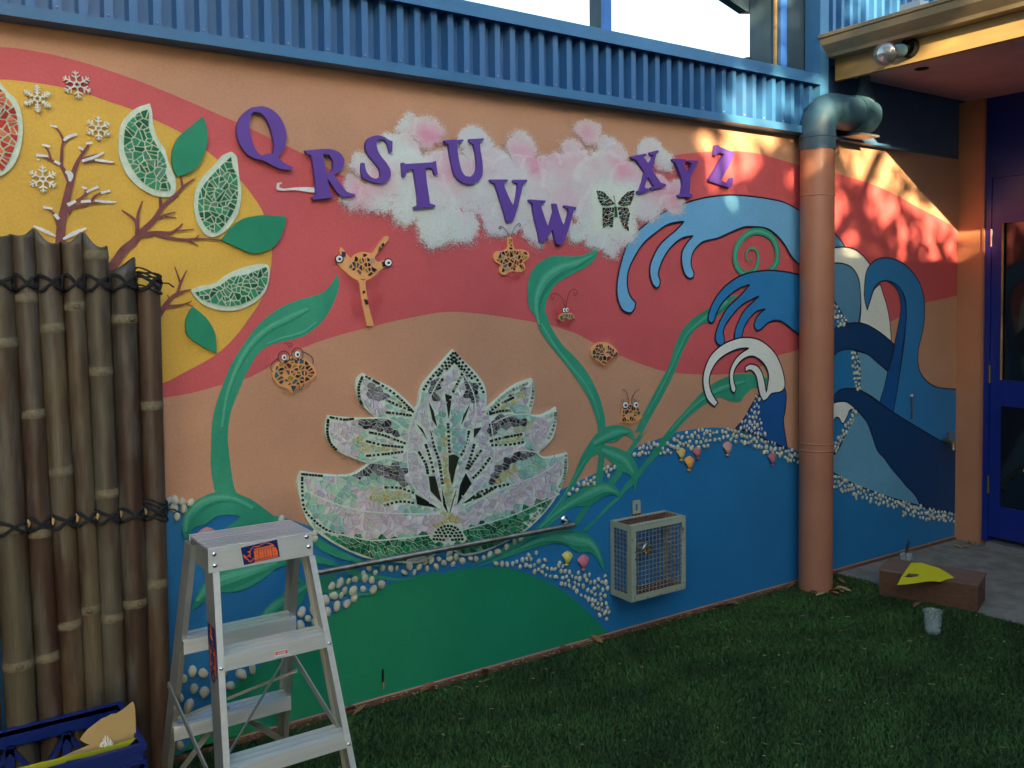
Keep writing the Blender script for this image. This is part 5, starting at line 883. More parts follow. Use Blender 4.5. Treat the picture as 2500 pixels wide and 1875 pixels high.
# ------------------------------------------------------------------ downpipe
dp = thing('downpipe', 'thick orange painted downpipe with blue elbow at its top, standing against the mural', 'pipe', None, (3.747, 2.84, 0))
PX, PY, PR = 3.747, 2.838, .0815
kid(MB().tube([(PX, PY, -.01), (PX, PY, 2.18)], PR, 40).build('pipe_body', M['pipe']), dp)
for zc in (.70, .735, 1.945): kid(MB().lathe((PX, PY, zc), [(PR, -.004), (PR+.0028, -.002), (PR+.0028, .002), (PR, .004)], 40).build('pipe_joint', M['pipe']), dp)
R_ = .12; pts = [(PX, PY, 2.165), (PX, PY, 2.235)]+[(PX+R_*(1-math.cos(a)), PY, 2.25+R_*math.sin(a)) for a in np.linspace(.12, math.pi/2, 9)]+[(PX+.30, PY, 2.25+R_), (PX+.40, PY, 2.25+R_)]
kid(MB().tube(pts, [PR+.004]*len(pts), 36).build('elbow', M['elbow']), dp)
kid(MB().tube([(PX+.27, PY, 2.25+R_), (PX+.33, PY, 2.25+R_)], PR+.012, 32).build('collar', M['elbow']), dp)
kid(MB().lathe((PX, PY, 2.225), [(PR+.004, -.004), (PR+.0075, -.002), (PR+.0075, .002), (PR+.004, .004)], 36).build('elbow_seam', M['elbow']), dp)
kid(MB().lathe((PX+.37, PY, 2.25+R_), [(.06, 0), (.06, .07), (.045, .10), (.03, .17), (.03, .20)], 18).build('riser', M['elbow']), dp)
kid(MB().box((PX+.27, PY-.05, 2.262), (PX+.43, PY+.08, 2.272)).box((PX+.33, PY-.01, 2.27), (PX+.36, PY+.02, 2.30)).build('support_bracket', M['silver']), dp)

# ------------------------------------------------------------------ post and door at the right
po = thing('orange_post', 'orange painted post between the mural and the blue door', 'post', None, (5.2, 2.87, 0))
kid(MB().box((5.188, 2.798, 0), (5.30, D-.0005, 2.575)).build('post_body', M['post']), po)
kid(MB().box((5.182, 2.786, 0), (5.30, 2.7975, 2.575)).build('edge_trim', M['pipe']), po)
dr = thing('glazed_door', 'dark blue glazed door with two panes in a blue frame', 'door', None, (5.2, 2.4, 0))
kid(MB().box((5.195, 2.752, .03), (5.30, 2.7855, 2.574)).box((5.195, .8, 2.12), (5.30, 2.7515, 2.574)).build('door_frame', M['door']), dr)
leaf_ = kid(MB().box((5.20, 2.688, .06), (5.24, 2.749, 2.118)).box((5.20, 1.9, 1.86), (5.24, 2.6875, 2.118)).box((5.20, 1.9, .82), (5.24, 2.6875, .97)).box((5.20, 1.9, .06), (5.24, 2.6875, .24)).box((5.20, 1.83, .06), (5.24, 1.8995, 2.118)).build('door_leaf', M['door']), dr)
kid(MB().box((5.21, 1.9, .97), (5.222, 2.69, 1.86)).build('glass_pane', M['glassd']), dr); kid(MB().box((5.21, 1.9, .24), (5.222, 2.69, .82)).build('glass_pane', M['glassd']), dr)
kid(MB().box((5.192, 2.680, .97), (5.1995, 2.690, 1.86)).build('glazing_bead', M['fascia']), dr)
for z in (.36, 1.0, 1.78): kid(MB().tube([(5.196, 2.7505, z-.05), (5.196, 2.7505, z+.05)], .007, 8).build('hinge', M['brass'] if z < 1.5 else M['chrome']), dr)
kid(MB().box((5.17, 1.0, .004), (5.30, 2.751, .03)).build('sill', M['silver']), dr)
kid(MB().box((5.204, 2.47, .46), (5.2095, 2.56, .475)).build('yellow_strip', M['ycard2']), dr)
bk = thing('door_wall', 'dark wall running beside and above the glazed door', 'wall', None, (5.3, 0, 0))
kid(MB().box((5.301, -7, 0), (5.42, D+.2, 2.9)).build('wall_panel', M['room']), bk)

# small fittings at the right end
tp = thing('wall_tap', 'old metal garden tap low on the wall beside the orange post', 'tap', None, (5.0, 2.9, .8))
v = aty(2312, 1078, D-.03); kid(MB().tube([(v.x+.02, D, v.z), (v.x-.01, D-.05, v.z), (v.x-.03, D-.085, v.z), (v.x-.035, D-.09, v.z-.04)], [.014, .014, .012, .011], 10).build('spout', M['brass']), tp)
kid(MB().tube([(v.x, D-.05, v.z), (v.x, D-.05, v.z+.045)], .008, 8).build('stem', M['brass']), tp); kid(MB().box((v.x-.035, D-.056, v.z+.045), (v.x+.035, D-.044, v.z+.055)).build('tap_handle', M['chrome']), tp)
hk = thing('wall_hook', 'slim metal hook rod hanging on the dark blue painted wave', 'hook', None, (4.7, D, 1))
v = aty(2221, 966, D); v2 = aty(2223, 1022, D)
kid(MB().ell((v.x, D-.012, v.z), (.012, 0, 0), (0, 0, .014), (0, -.012, 0)).build('hook_head', M['silver']), hk); kid(MB().tube([(v.x, D-.012, v.z), (v2.x, D-.01, v2.z)], .004, 6).build('hook_rod', M['brass']), hk)

# ------------------------------------------------------------------ rail and tap cage
rl = thing('wall_rail', 'speckled metal rail fixed to the wall under the lily, sloping away in view', 'rail', None, (1.7, 2.88, .53))
a_, b_ = aty(763, 1401, 2.885), aty(1402, 1282, 2.885)
kid(MB().tube([a_, b_], .0105, 14).build('rail_tube', M['rusty']), rl)
v = aty(1376, 1268, D)
kid(MB().tube([(v.x, D, v.z), (v.x-.005, 2.90, v.z), (b_.x-.06, 2.885, b_.z)], [.008, .007, .006], 8).lathe((v.x, D-.004, v.z), [(.0, -.006), (.016, -.004), (.018, .003)], 12, (0, 1, 0)).build('wall_bracket', M['chrome']), rl)
cg = thing('wire_cage', 'rusty cream steel cage with wire mesh protecting a wall fitting', 'cage', None, (2.66, D, .2))
x0, x1, yf, z0, z1 = 2.502, 2.816, 2.806, .187, .508; W_ = .026; t_ = .004
mb = MB()
for z in (z0, z1-W_): mb.box((x0, yf, z), (x1, yf+t_, z+W_)); mb.box((x0, yf+t_, z), (x0+t_, D-.005, z+W_)); mb.box((x1-t_, yf+t_, z), (x1, D-.005, z+W_))
mb.box((x0, yf, z0+W_), (x0+W_, yf+t_, z1-W_)); mb.box((x1-W_, yf, z0+W_), (x1, yf+t_, z1-W_))
mb.box((x0, yf+t_, z0+W_), (x0+t_, yf+W_, z1-W_)); mb.box((x1-t_, yf+t_, z0+W_), (x1, yf+W_, z1-W_)); mb.box((x0, D-W_, z0+W_), (x0+t_, D-.005, z1-W_)); mb.box((x1-t_, D-W_, z0+W_), (x1, D-.005, z1-W_))
mb.box((x0+t_, yf+t_, z1-t_), (x1-t_, yf+W_, z1)); mb.box((x0+t_, D-W_, z1-t_), (x1-t_, D-.005, z1)); mb.box((x0+t_, yf+t_, z0), (x1-t_, yf+W_, z0+t_)); mb.box((x0+t_, D-W_, z0), (x1-t_, D-.005, z0+t_))
kid(mb.build('frame', M['cage']), cg)
def cyl(mb, a, b, r=.0011): mb.bar(a, b, r*2, r*2, (0, .3, 1) if abs(Vector(b).z-Vector(a).z) < .01 else (1, .2, 0))
mb = MB(); k = 15
for i in range(1, k): x = x0+(x1-x0)*i/k; cyl(mb, (x, yf+.006, z0), (x, yf+.006, z1))
for i in range(1, k+1): z = z0+(z1-z0)*i/(k+1); cyl(mb, (x0, yf+.008, z), (x1, yf+.008, z))
kid(mb.build('front_mesh', M['wire']), cg)
mb = MB()
for i in range(1, 7): y = yf+(D-yf)*i/7; cyl(mb, (x0+.006, y, z0), (x0+.006, y, z1))
for i in range(1, k+1): z = z0+(z1-z0)*i/(k+1); cyl(mb, (x0+.008, yf, z), (x0+.008, D-.006, z))
kid(mb.build('side_mesh', M['wire']), cg)
mb = MB()
for i in range(1, 7): y = yf+(D-yf)*i/7; cyl(mb, (x1-.006, y, z0), (x1-.006, y, z1))
for i in range(1, k+1): z = z0+(z1-z0)*i/(k+1); cyl(mb, (x1-.008, yf, z), (x1-.008, D-.006, z))
kid(mb.build('side_mesh', M['wire']), cg)
for nm, z, mm in (('top_mesh', z1-.006, 'rust'), ('bottom_mesh', z0+.006, 'rust')):
    mb = MB()
    for i in range(1, 7): y = yf+(D-yf)*i/7; cyl(mb, (x0, y, z), (x1, y, z+.001), .0018)
    for i in range(1, k): x = x0+(x1-x0)*i/k; mb.bar((x, yf, z+.002), (x, D-.006, z+.002), .003, .003, (1, 0, 0))
    kid(mb.build(nm, M[mm]), cg)
mb = MB()
for i in range(46):
    e = random.choice([(x0+W_*random.random(), yf-.0006, random.uniform(z0, z1)), (x1-W_*random.random(), yf-.0006, random.uniform(z0, z1)), (random.uniform(x0, x1), yf-.0006, z0+W_*random.random()*.3), (x0+W_, yf-.0006, random.uniform(z0, z1)), (x1-W_, yf-.0006, random.uniform(z0, z1))])
    mb.ell(e, (random.uniform(.001, .004), 0, 0), (0, 0, random.uniform(.002, .007)), (0, -.0008, 0), 6, 3)
kid(mb.build('rust_flakes', M['rust']), cg)['kind'] = 'stuff'
v0 = aty(1542, 1230, D-.004); v1 = aty(1564, 1257, D-.004)
hz = (v0.x+v1.x)/2
kid(MB().slab([[(hz-.022, z1), (hz+.022, z1), (hz+.022, z1+.062), (hz+.017, z1+.067), (hz-.017, z1+.067), (hz-.022, z1+.062)], [(hz-.006, z1+.02), (hz-.006, z1+.05), (hz+.006, z1+.05), (hz+.006, z1+.02)]], D-.008, D-.004).build('mounting_tab', M['cage']), cg)
kid(MB().box((hz-.022, D-.009, z1-.002), (hz+.022, D-.0035, z1+.009)).build('tab_rust', M['rust']), cg)
ft = thing('vent_fitting', 'chrome dome shaped pipe fitting inside the wire cage', 'fitting', None, (2.63, D, .37))
v = aty(1565, 1343, D-.05); kid(MB().lathe((v.x+.03, D-.002, v.z), [(.045, 0), (.045, -.01), (.038, -.035), (.03, -.05), (.03, -.06), (.02, -.062), (.018, -.04), (0, -.04)], 20, (0, 1, 0)).build('dome', M['chrome']), ft)
kid(MB().tube([(v.x+.03, D-.04, v.z), (v.x+.03, D-.075, v.z-.01)], .01, 8).build('valve', M['brass']), ft)

# ------------------------------------------------------------------ bamboo screen
bs_ = thing('bamboo_screen', 'screen of dark bamboo poles lashed with black cord at the left edge', 'fence', None, (.45, 2.82, 0))
YB = 2.81
POL = [(-24, 570, 565, -62, -30, 6, 50, [(1340)], (0.161, 0.130, 0.081)), (-24, 570, 572, -30, 33, 10, 84, [840, 1290, 1622], (0.149, 0.124, 0.074)), (40, 572, 557, 0, 0, 0, 0, [731, 1013, 1302, 1604], (0.136, 0.105, 0.074)), (99, 557, 590, 0, 0, 0, 0, [804, 1152, 1525], (0.205, 0.149, 0.074)), (159, 590, 567, 0, 0, 0, 0, [752, 1488], (0.211, 0.161, 0.087)), (213, 567, 600, 0, 0, 0, 0, [627, 909, 1205, 1506], (0.149, 0.124, 0.081)), (273, 662, 628, 0, 0, 0, 0, [782, 1470], (0.062, 0.053, 0.037)), (338, 702, 676, 0, 0, 0, 0, [992, 1422], (0.136, 0.074, 0.040))]
EDG = [(-86, -30, -60, 0), (-27, 34, 8, 89), (40, 96, 92, 150), (99, 157, 152, 208), (159, 213, 210, 253), (213, 271, 255, 307), (273, 336, 310, 362), (338, 392, 364, 413)]
def pol(i):
    (_, tl, tr, _, _, _, _, nodes, colr) = POL[i]; l0, r0, l1, r1 = EDG[i]
    a, b = aty(l0, 825, YB), aty(r0, 825, YB); c, d = aty(l1, 1700, YB), aty(r1, 1700, YB)
    m0, m1 = (a+b)/2, (c+d)/2; rr = ((b.x-a.x)+(d.x-c.x))/4*(1.15 if i < 2 else 1.11); dxz = (m1.x-m0.x)/(m1.z-m0.z)
    cxz = lambda z: m0.x+(z-m0.z)*dxz
    zl = aty(l0, tl, YB).z; zr = aty(r0, tr, YB).z; n = 20
    hs = [aty((l0+r0)/2+(nn-825)*.05, nn, YB).z for nn in nodes]
    zs = sorted(set([0.0, min(zl, zr)-.012]+[round(z+dz, 4) for z in hs for dz in (-.03, -.006, 0, .006, .03)])); zs = [z for z in zs if 0 <= z <= min(zl, zr)-.01]
    mb = MB(); mb.smooth = True; rings = []
    for z in zs:
        near = min([abs(z-h_) for h_ in hs]+[9]); r_ = rr*(1+(.05 if near < .001 else (.02 if near < .007 else (-.01 if near < .031 else 0))))
        rings.append([(cxz(z)+r_*math.cos(t), YB+r_*math.sin(t), z) for t in np.linspace(0, 2*math.pi, n+1)[:-1]])
    # slanted cut
    z = min(zl, zr); top = []; inn = []
    for t in np.linspace(0, 2*math.pi, n+1)[:-1]:
        u = (1+math.cos(t))/2; zt = zl+(zr-zl)*u+(-.022 if i in (2, 3, 4, 5) else -.01)*math.sin(math.pi*u)*(1 if i % 2 else .6); top.append((cxz(zt)+rr*math.cos(t), YB+rr*math.sin(t), zt)); inn.append((cxz(zt)+rr*.84*math.cos(t), YB+rr*.84*math.sin(t), zt))
    rings.append(top); rings.append(inn); rings.append([(p[0], p[1], z-.12) for p in inn])
    vs_ = [p for r_ in rings for p in r_]; fs = [(k*n+j, k*n+(j+1) % n, (k+1)*n+(j+1) % n, (k+1)*n+j) for k in range(len(rings)-1) for j in range(n)]
    mb.add(vs_, fs); mb.smooth = False; mb.add(rings[-1], [tuple(range(n))])
    o = kid(mb.build('bamboo_pole', M['bamboo']), bs_); o.color = tuple(v*.62 for v in colr)+(1,)
    for h_ in hs:
        nd = MB().lathe((cxz(h_), YB, h_), [(rr*1.02, -.008), (rr*1.055, -.002), (rr*1.06, .001), (rr*1.025, .006), (rr*1.015, .016), (rr*1.0, .018)], 20).build('node_ring', M['node']); nd.parent = o; nd.matrix_parent_inverse = (Matrix.Translation(bs_.location)).inverted() @ Matrix.Identity(4) if False else Matrix.Translation(bs_.location).inverted()
        nd.matrix_parent_inverse = Matrix.Identity(4)
        nd.location = (0, 0, 0)
        if i in (1, 4, 6) and random.random() < .8:
            bud = MB().ell((cxz(h_)+rr*random.uniform(-.3, .5), YB-rr*.98, h_+.004), (.011, 0, 0), (0, 0, .009), (0, -.006, 0), 7, 4).build('bud_scar', M['inside']); bud.parent = o
    return cxz, rr
PO = [pol(i) for i in range(8)]
for pyc, amp, nm in (((690, 690), .020, 'a'), ((1290, 1248), .017, 'b')):
    z_ = lambda x: (lambda a, b: a.z+(b.z-a.z)*(x-a.x)/(b.x-a.x))(aty(0, pyc[0], YB-.03), aty(400, pyc[1], YB-.03))
    for s_, ph in ((1, 0), (-1, 0), (1, .35), (-1, -.3)):
        pts_ = []
        for i in range(len(PO)):
            zc = z_(PO[i][0](1.5)); xc, rr = PO[i][0](zc), PO[i][1]
            for j in range(10):
                t = j/10*2-1; sg = s_*(1 if i % 2 else 1)
                x = xc+t*rr; y = YB-math.sqrt(max(0, 1-min(1, abs(t*.9))**2))*rr-.006; z = z_(x)+sg*amp*math.cos((t)*math.pi/2+math.pi/2)*(1)+ph*.012
                pts_.append((x, y, z+.002*math.sin(i*3+j)))
        xe = PO[-1][0](1.0)+PO[-1][1]; pts_ += [(xe+.004, YB-.01, z_(xe)), (xe+.004, YB+.02, z_(xe))]
        kid(MB().tube(pts_, .0032, 6).build('lashing_cord', M['cord']), bs_)
    if nm == 'b':
        for i in range(len(PO)-1):
            zc = z_(PO[i][0](1.0)+PO[i][1]); xg = (PO[i][0](zc)+PO[i][1]+PO[i+1][0](zc)-PO[i+1][1])/2
            kid(MB().ell((xg, YB-.022, zc+.004), (.0075, 0, 0), (.001, 0, .015), (0, -.006, 0), 8, 6).build('lashing_wedge', M['card']), bs_)
    i = 7; zc = z_(PO[7][0](1.2)); xc, rr = PO[7][0](zc), PO[7][1]
    for dz in (.03, .018, -.02):
        pts_ = [(xc+(rr+.004)*math.cos(t), YB+(rr+.004)*math.sin(t), zc+dz+.006*math.sin(t*2)-.01*math.cos(t)) for t in np.linspace(0, 2*math.pi, 18)]
        kid(MB().tube(pts_, .0028, 6).build('lashing_cord', M['cord']), bs_)
    kid(MB().tube([(xc+rr, YB-.01, zc), (xc+rr+.02, YB-.02, zc-.002), (xc+rr+.035, YB-.02, zc-.014)], .0025, 5).build('lashing_cord', M['cord']), bs_)

# ------------------------------------------------------------------ step ladder
ld = thing('step_ladder', 'silver aluminium double-sided step ladder with orange and navy stickers', 'ladder', None, (.8, 2.5, 0))
def K_(mb, name, m, par=None):
    o = mb.build(name, M[m]); 
    if par is None: return kid(o, ld)
    o.parent = par; o.matrix_parent_inverse = Matrix.Identity(4); return o
HT = .824; CB = .062
fl, fr = aty(508, 1344, 2.32), aty(763, 1297, 2.32); bl, br_ = aty(450, 1313, 2.50), aty(709, 1275, 2.50)
x_l, x_r = fl.x, fr.x; zt = (fl.z+fr.z)/2; yb = 2.50
cap = MB().box((x_l, 2.32, zt-.004), (x_r, 2.32+.18, zt)).box((x_l, 2.32, zt-CB), (x_r, 2.323, zt-.004)).box((x_l, 2.497, zt-CB), (x_r, 2.50, zt-.004))
K_(cap, 'top_cap', 'alu')
cap = MB()
for q in (0.004, .026, .048, .070, .096, .114, .132, .150): cap.box((x_l+.0005, 2.32+q, zt+.0002), (x_r-.0005, 2.32+q+(.016 if q < .08 else .012), zt+.0030))
K_(cap, 'cap_tread', 'alutop')
K_(MB().box((x_l+.002, 2.324, zt-CB-.003), (x_l+.006, 2.496, zt-.005)), 'cap_end', 'aluside'); K_(MB().box((x_r-.006, 2.324, zt-CB-.003), (x_r-.002, 2.496, zt-.005)), 'cap_end', 'aluside')
def rail(p0, p1, wx, dy, s_):   # C shaped rail: front face + web
    p0, p1 = Vector(p0), Vector(p1); d = (p1-p0); mb = MB()
    def sk(x0_, x1_, y0_, y1_):
        vs_ = [p+Vector((x, y, 0)) for p in (p0, p1) for x, y in ((x0_, y0_), (x1_, y0_), (x1_, y1_), (x0_, y1_))]
        mb.add(vs_, [(0, 1, 2, 3), (7, 6, 5, 4), (0, 4, 5, 1), (1, 5, 6, 2), (2, 6, 7, 3), (3, 7, 4, 0)])
    sk(0, wx*s_, 0, .0025) if s_ > 0 else sk(wx*s_, 0, 0, .0025)
    (sk(0, .003, .0025, dy) if s_ > 0 else sk(-.003, 0, .0025, dy))
    (sk(0, wx*.8, dy, dy+.0025) if s_ > 0 else sk(-wx*.8, 0, dy, dy+.0025))
    return mb
# front rails traced from the picture on a slightly leaning plane
def fy(z): return 2.325-(HT-z)*.145
def solve(px, py, yf_):
    y = 2.3
    for _ in range(12): v = aty(px, py, y); y = yf_(v.z)
    return v
def line2(p_top, p_bot, yf_, z_hi, z_lo):
    a, b = solve(*p_top, yf_), solve(*p_bot, yf_); f = lambda z: Vector((a.x+(b.x-a.x)*(z-a.z)/(b.z-a.z), yf_(z), z)); return f
FL = line2((519, 1396), (545, 1875), fy, 1, 0); FR = line2((766, 1345), (861, 1830), fy, 1, 0)
def by(z): return 2.49+(HT-z)*.40
BL = line2((450, 1330), (394, 1860), by, 1, 0); BR = line2((711, 1361), (684, 1828), by, 1, 0)
z_t = zt-.01
K_(rail(FL(z_t-.055), FL(0), .016, .074, 1), 'rail', 'aluside'); K_(rail(FR(z_t-.055), FR(0), .016, .074, -1), 'rail', 'aluside')
def facing(A_, s_):
    mb = MB(); p0, p1 = A_(z_t-.052), A_(0)
    vs_ = [p+Vector((x*s_, y, 0)) for p in (p0, p1) for x, y in ((0, -.002), (.0165, -.002), (.0165, 0), (0, 0))]
    return mb.add(vs_, [(0, 1, 2, 3), (7, 6, 5, 4), (0, 4, 5, 1), (1, 5, 6, 2), (2, 6, 7, 3), (3, 7, 4, 0)])
K_(facing(FL, 1), 'rail_face', 'alu'); K_(facing(FR, -1), 'rail_face', 'alu')
def sh(f, dy): return lambda z: f(z)+Vector((0, dy, 0))
K_(rail(sh(BL, -.065)(z_t-.003), sh(BL, -.065)(0), .016, .065, 1), 'rail', 'aluside'); K_(rail(sh(BR, -.065)(z_t-.003), sh(BR, -.065)(0), .016, .065, -1), 'rail', 'aluside')
def step(A_, B_, z, front, dep=.075, hgt=.034):
    a, b = A_(z), B_(z); y0_ = a.y+.001 if front else a.y-dep-.001; mb = MB()
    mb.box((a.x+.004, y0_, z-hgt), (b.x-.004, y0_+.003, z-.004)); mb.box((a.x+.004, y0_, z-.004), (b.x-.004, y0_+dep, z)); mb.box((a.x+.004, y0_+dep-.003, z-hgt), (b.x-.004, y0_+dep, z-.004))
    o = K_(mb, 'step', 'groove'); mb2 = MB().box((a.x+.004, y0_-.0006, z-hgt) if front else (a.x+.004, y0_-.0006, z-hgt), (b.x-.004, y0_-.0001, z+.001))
    for q in (.0, .0265, .053): mb2.box((a.x+.004, y0_+q, z+.0002), (b.x-.004, y0_+q+.0195, z+.005))
    return K_(mb2, 'tread', 'alu', None)
zs1 = solve(660, 1582, fy).z; zs2 = solve(700, 1840, fy).z
print('ladder', zt, zs1, zs2, solve(560, 1520, by).z, solve(560, 1715, by).z, x_l, x_r)
s1 = step(FL, FR, zs1, True); s2 = step(FL, FR, zs2, True)
sb1 = solve(560, 1522, by).z; sb2 = solve(560, 1718, by).z
step(sh(BL, -.0), sh(BR, -.0), sb1, False); step(sh(BL, -.0), sh(BR, -.0), sb2, False)
def rivet(p, r=.0065): K_(MB().ell(p, (r, 0, 0), (0, 0, r), (0, -.004, 0), 12, 6), 'rivet', 'chrome')
for px, py in ((523, 1353), (525, 1381), (749, 1311), (754, 1335)): v = aty(px, py, 2.3195); rivet(v)
for f, z in ((FL, zs1-.022), (FR, zs1-.022), (FL, zs2-.022), (FR, zs2-.022)): p = f(z); rivet(p+Vector((.008 if f is FL else -.008, -.0025, 0)), .0055)
# spreaders and braces
a = FR(.30)+Vector((-.01, .045, 0)); b = BR(.42)+Vector((-.01, -.02, 0)); K_(MB().bar(a+Vector((0, 0, -.02)), b, .018, .004, (0, 0, 1)), 'spreader', 'aluside')
a = FL(.20)+Vector((-.004, .02, 0)); b = BL(.36)+Vector((-.004, 0, 0)); K_(MB().bar(a, b, .018, .004, (0, 0, 1)), 'spreader', 'aluside')
K_(MB().bar(BR(.40)+Vector((-.01, -.05, 0)), FL(.20)+Vector((.02, .12, .03)), .008, .003, (0, 0, 1)), 'cross_brace', 'aluside')
K_(MB().bar(BR(.36)+Vector((0, -.10, -.01)), BL(.28)+Vector((.02, -.05, -.02)), .008, .003, (0, 0, 1)), 'cross_brace', 'aluside')
K_(MB().bar(BL(.02)+Vector((.02, -.05, 0)), BL(.26)+Vector((.16, -.06, 0)), .016, .004, (0, 0, 1)), 'cross_brace', 'aluside')
K_(MB().bar(BR(.06)+Vector((-.012, -.04, 0)), BR(.23)+Vector((-.17, -.05, 0)), .018, .004, (0, 0, 1)), 'cross_brace', 'aluside')
# stickers
def text(body, size, m, name='lettering', sx=1.0):
    cu = bpy.data.curves.new('lettering', 'FONT'); cu.body = body; cu.size = size; cu.extrude = .00025; cu.align_x = 'CENTER'; cu.align_y = 'CENTER'; cu.offset = size*.035; cu.space_character = .92
    tmp = bpy.data.objects.new('tmp', cu); COL.objects.link(tmp); dg = bpy.context.evaluated_depsgraph_get(); me = bpy.data.meshes.new_from_object(tmp.evaluated_get(dg)); bpy.data.objects.remove(tmp)
    me.materials.clear(); me.materials.append(M[m]); o = bpy.data.objects.new(name, me); COL.objects.link(o); o.scale = (sx, 1, 1); return o
ys = 2.3192; S4 = 160/2212
def s4(x, y, d=0): v = aty(560+x*S4, 1300+y*S4, ys-d); return v
q = [s4(385, 515), s4(1605, 235), s4(1705, 820), s4(495, 1100)]
st = K_(MB().slab([[(p.x, p.z) for p in q]], ys-.0004, ys+.0002), 'sticker', 'navyst')
def s4rib(pts, wd, d, m='orst'):
    sc_ = abs(s4(600, 600).z-s4(600, 700).z)/100; o = MB().ribbon([(s4(p[0], p[1]).x, s4(p[0], p[1]).z, wd*sc_) for p in smooth(pts, 3, False)], ys-d).build('rhino_outline', M[m]); o.parent = st
s4rib([(470, 750), (560, 830), (640, 800), (690, 760), (700, 680), (620, 650), (700, 640), (720, 580), (780, 510), (860, 465), (910, 480), (1000, 450), (1120, 390), (1230, 345), (1340, 365), (1450, 405), (1510, 440)], 30, .0008)
s4rib([(470, 750), (520, 850), (620, 910), (670, 985), (760, 950), (810, 860)], 30, .0009)
s4rib([(640, 740), (680, 790), (730, 830)], 26, .001)
for bar in ([(820, 555), (820, 600), (1520, 460), (1480, 410)], [(845, 975), (860, 1010), (1660, 800), (1640, 760)]):
    o = MB().slab([[(s4(*p).x, s4(*p).z) for p in bar]], ys-.0009, ys).build('printed_bar', M['orst']); o.parent = st
o = MB().slab([[(s4(*p).x, s4(*p).z) for p in [(815, 625), (1440, 490), (1560, 490), (1625, 620), (1640, 745), (850, 945), (840, 800)]]], ys-.0007, ys).build('lettering_ground', M['orst']); o.parent = st
def glyphs(strokes, wd, m='navyst'):
    for s_ in strokes: s4rib(s_, wd, .0011, m)
# gaps between and inside the block letters R H I N O
glyphs([[(975, 600), (1000, 910)], [(1155, 560), (1180, 870)], [(1235, 545), (1265, 850)], [(1415, 500), (1460, 810)], [(905, 700), (910, 745)], [(915, 850), (918, 905)], [(1070, 600), (1072, 665)], [(1095, 790), (1100, 880)], [(1320, 530), (1330, 600)], [(1335, 740), (1345, 830)], [(1525, 640), (1535, 680)]], 16, 'navyst')
# danger label on the first step
v = aty(687, 1598, FL(zs1).y); yL = FL(zs1).y
def lab(px0, py0, px1, py1, d, m, name):
    q = [aty(px0, py0, yL), aty(px1, py0-(px1-px0)*.21, yL), aty(px1+1, py1-(px1-px0)*.21, yL), aty(px0+1, py1, yL)]; return MB().slab([[(p.x, p.z) for p in q]], yL-d, yL+.001).build(name, M[m])
a = kid(lab(672, 1592, 701, 1605, .0006, 'whst', 'danger_label'), ld); b2 = lab(672.5, 1592.5, 700.5, 1599.5, .0011, 'redst', 'red_band'); b2.parent = a
t1 = text('DANGER', .006, 'whst'); p_ = aty(687, 1593.5, yL); t1.location = (p_.x, yL-.0018, p_.z); t1.rotation_euler = (math.pi/2, 0, 0); t1.parent = a
# side sticker on the left rail, reading down
def rx(z): return FL(z).x-.0012
zz0 = atx(504, 1515, FL(.6).x).z; zz1 = atx(515, 1640, FL(.5).x).z
def sidequad(z0_, z1_, y0_, y1_, d): 
    return MB().add([(rx(z0_)-d, FL(z0_).y+y0_, z0_), (rx(z1_)-d, FL(z1_).y+y0_, z1_), (rx(z1_)-d, FL(z1_).y+y1_, z1_), (rx(z0_)-d, FL(z0_).y+y1_, z0_)], [(0, 1, 2, 3)])
ss = K_(sidequad(zz1, zz0, .004, .070, .0), 'sticker', 'navyst')
so = sidequad(zz1+.003, zz0-(zz0-zz1)*.42, .010, .062, .0006).build('printed_bar', M['orst']); so.parent = ss
t2 = text('RHINO', .046, 'navyst', sx=.8); zc = (zz1+.003+zz0-(zz0-zz1)*.42)/2; t2.parent = ss
mw = Matrix(((0, 0, -1, rx(zc)-.0015), (0, -1, 0, FL(zc).y+.036), (-1, 0, 0, zc), (0, 0, 0, 1)))
t2.matrix_world = mw @ Matrix.Diagonal((.8, 1, 1, 1))
mb = MB(); zh = zz0-(zz0-zz1)*.22
mb.tube([(rx(zh)-.001, FL(zh).y+yy_, zh+dz) for yy_, dz in ((.018, -.02), (.03, -.005), (.046, .004), (.034, .012), (.042, .022), (.03, .03))], .0012, 5)
o = mb.build('rhino_outline', M['orst']); o.parent = ss

# ------------------------------------------------------------------ crate, card
cr = thing('plastic_crate', 'blue plastic milk crate on the ground in the bottom left corner', 'crate', None, (.3, 2.6, 0))
X0, X1, Y0, Y1, ZC = .08, .50, 2.47, 2.765, .30
def cpart(name, mb, m='crate'): o = mb.build(name, M[m]); return kid(o, cr)
def side(p, q, inn):   # truss wall between two corners, inn = inward unit
    p, q, inn = Vector(p), Vector(q), Vector(inn); L = (q-p).length; u = (q-p)/L; t = .012; mb = MB()
    def bar3(a, b, w): mb.bar(a, b, t, w, inn)
    bar3(p+Vector((0, 0, ZC-.022)), q+Vector((0, 0, ZC-.022)), .044); bar3(p+Vector((0, 0, .03)), q+Vector((0, 0, .03)), .06); bar3(p+Vector((0, 0, ZC-.155)), q+Vector((0, 0, ZC-.155)), .018)
    k = 3
    for i in range(k+1): a = p+u*L*i/k; bar3(a+Vector((0, 0, .06)), a+Vector((0, 0, ZC-.04)), .022)
    for i in range(k):
        a = p+u*L*i/k; m_ = p+u*L*(i+.5)/k; b = p+u*L*(i+1)/k
        bar3(a+Vector((0, 0, ZC-.05)), m_+Vector((0, 0, ZC-.15)), .012); bar3(b+Vector((0, 0, ZC-.05)), m_+Vector((0, 0, ZC-.15)), .012)
        bar3(a+Vector((0, 0, .06)), m_+Vector((0, 0, ZC-.16)), .012); bar3(b+Vector((0, 0, .06)), m_+Vector((0, 0, ZC-.16)), .012)
    return mb
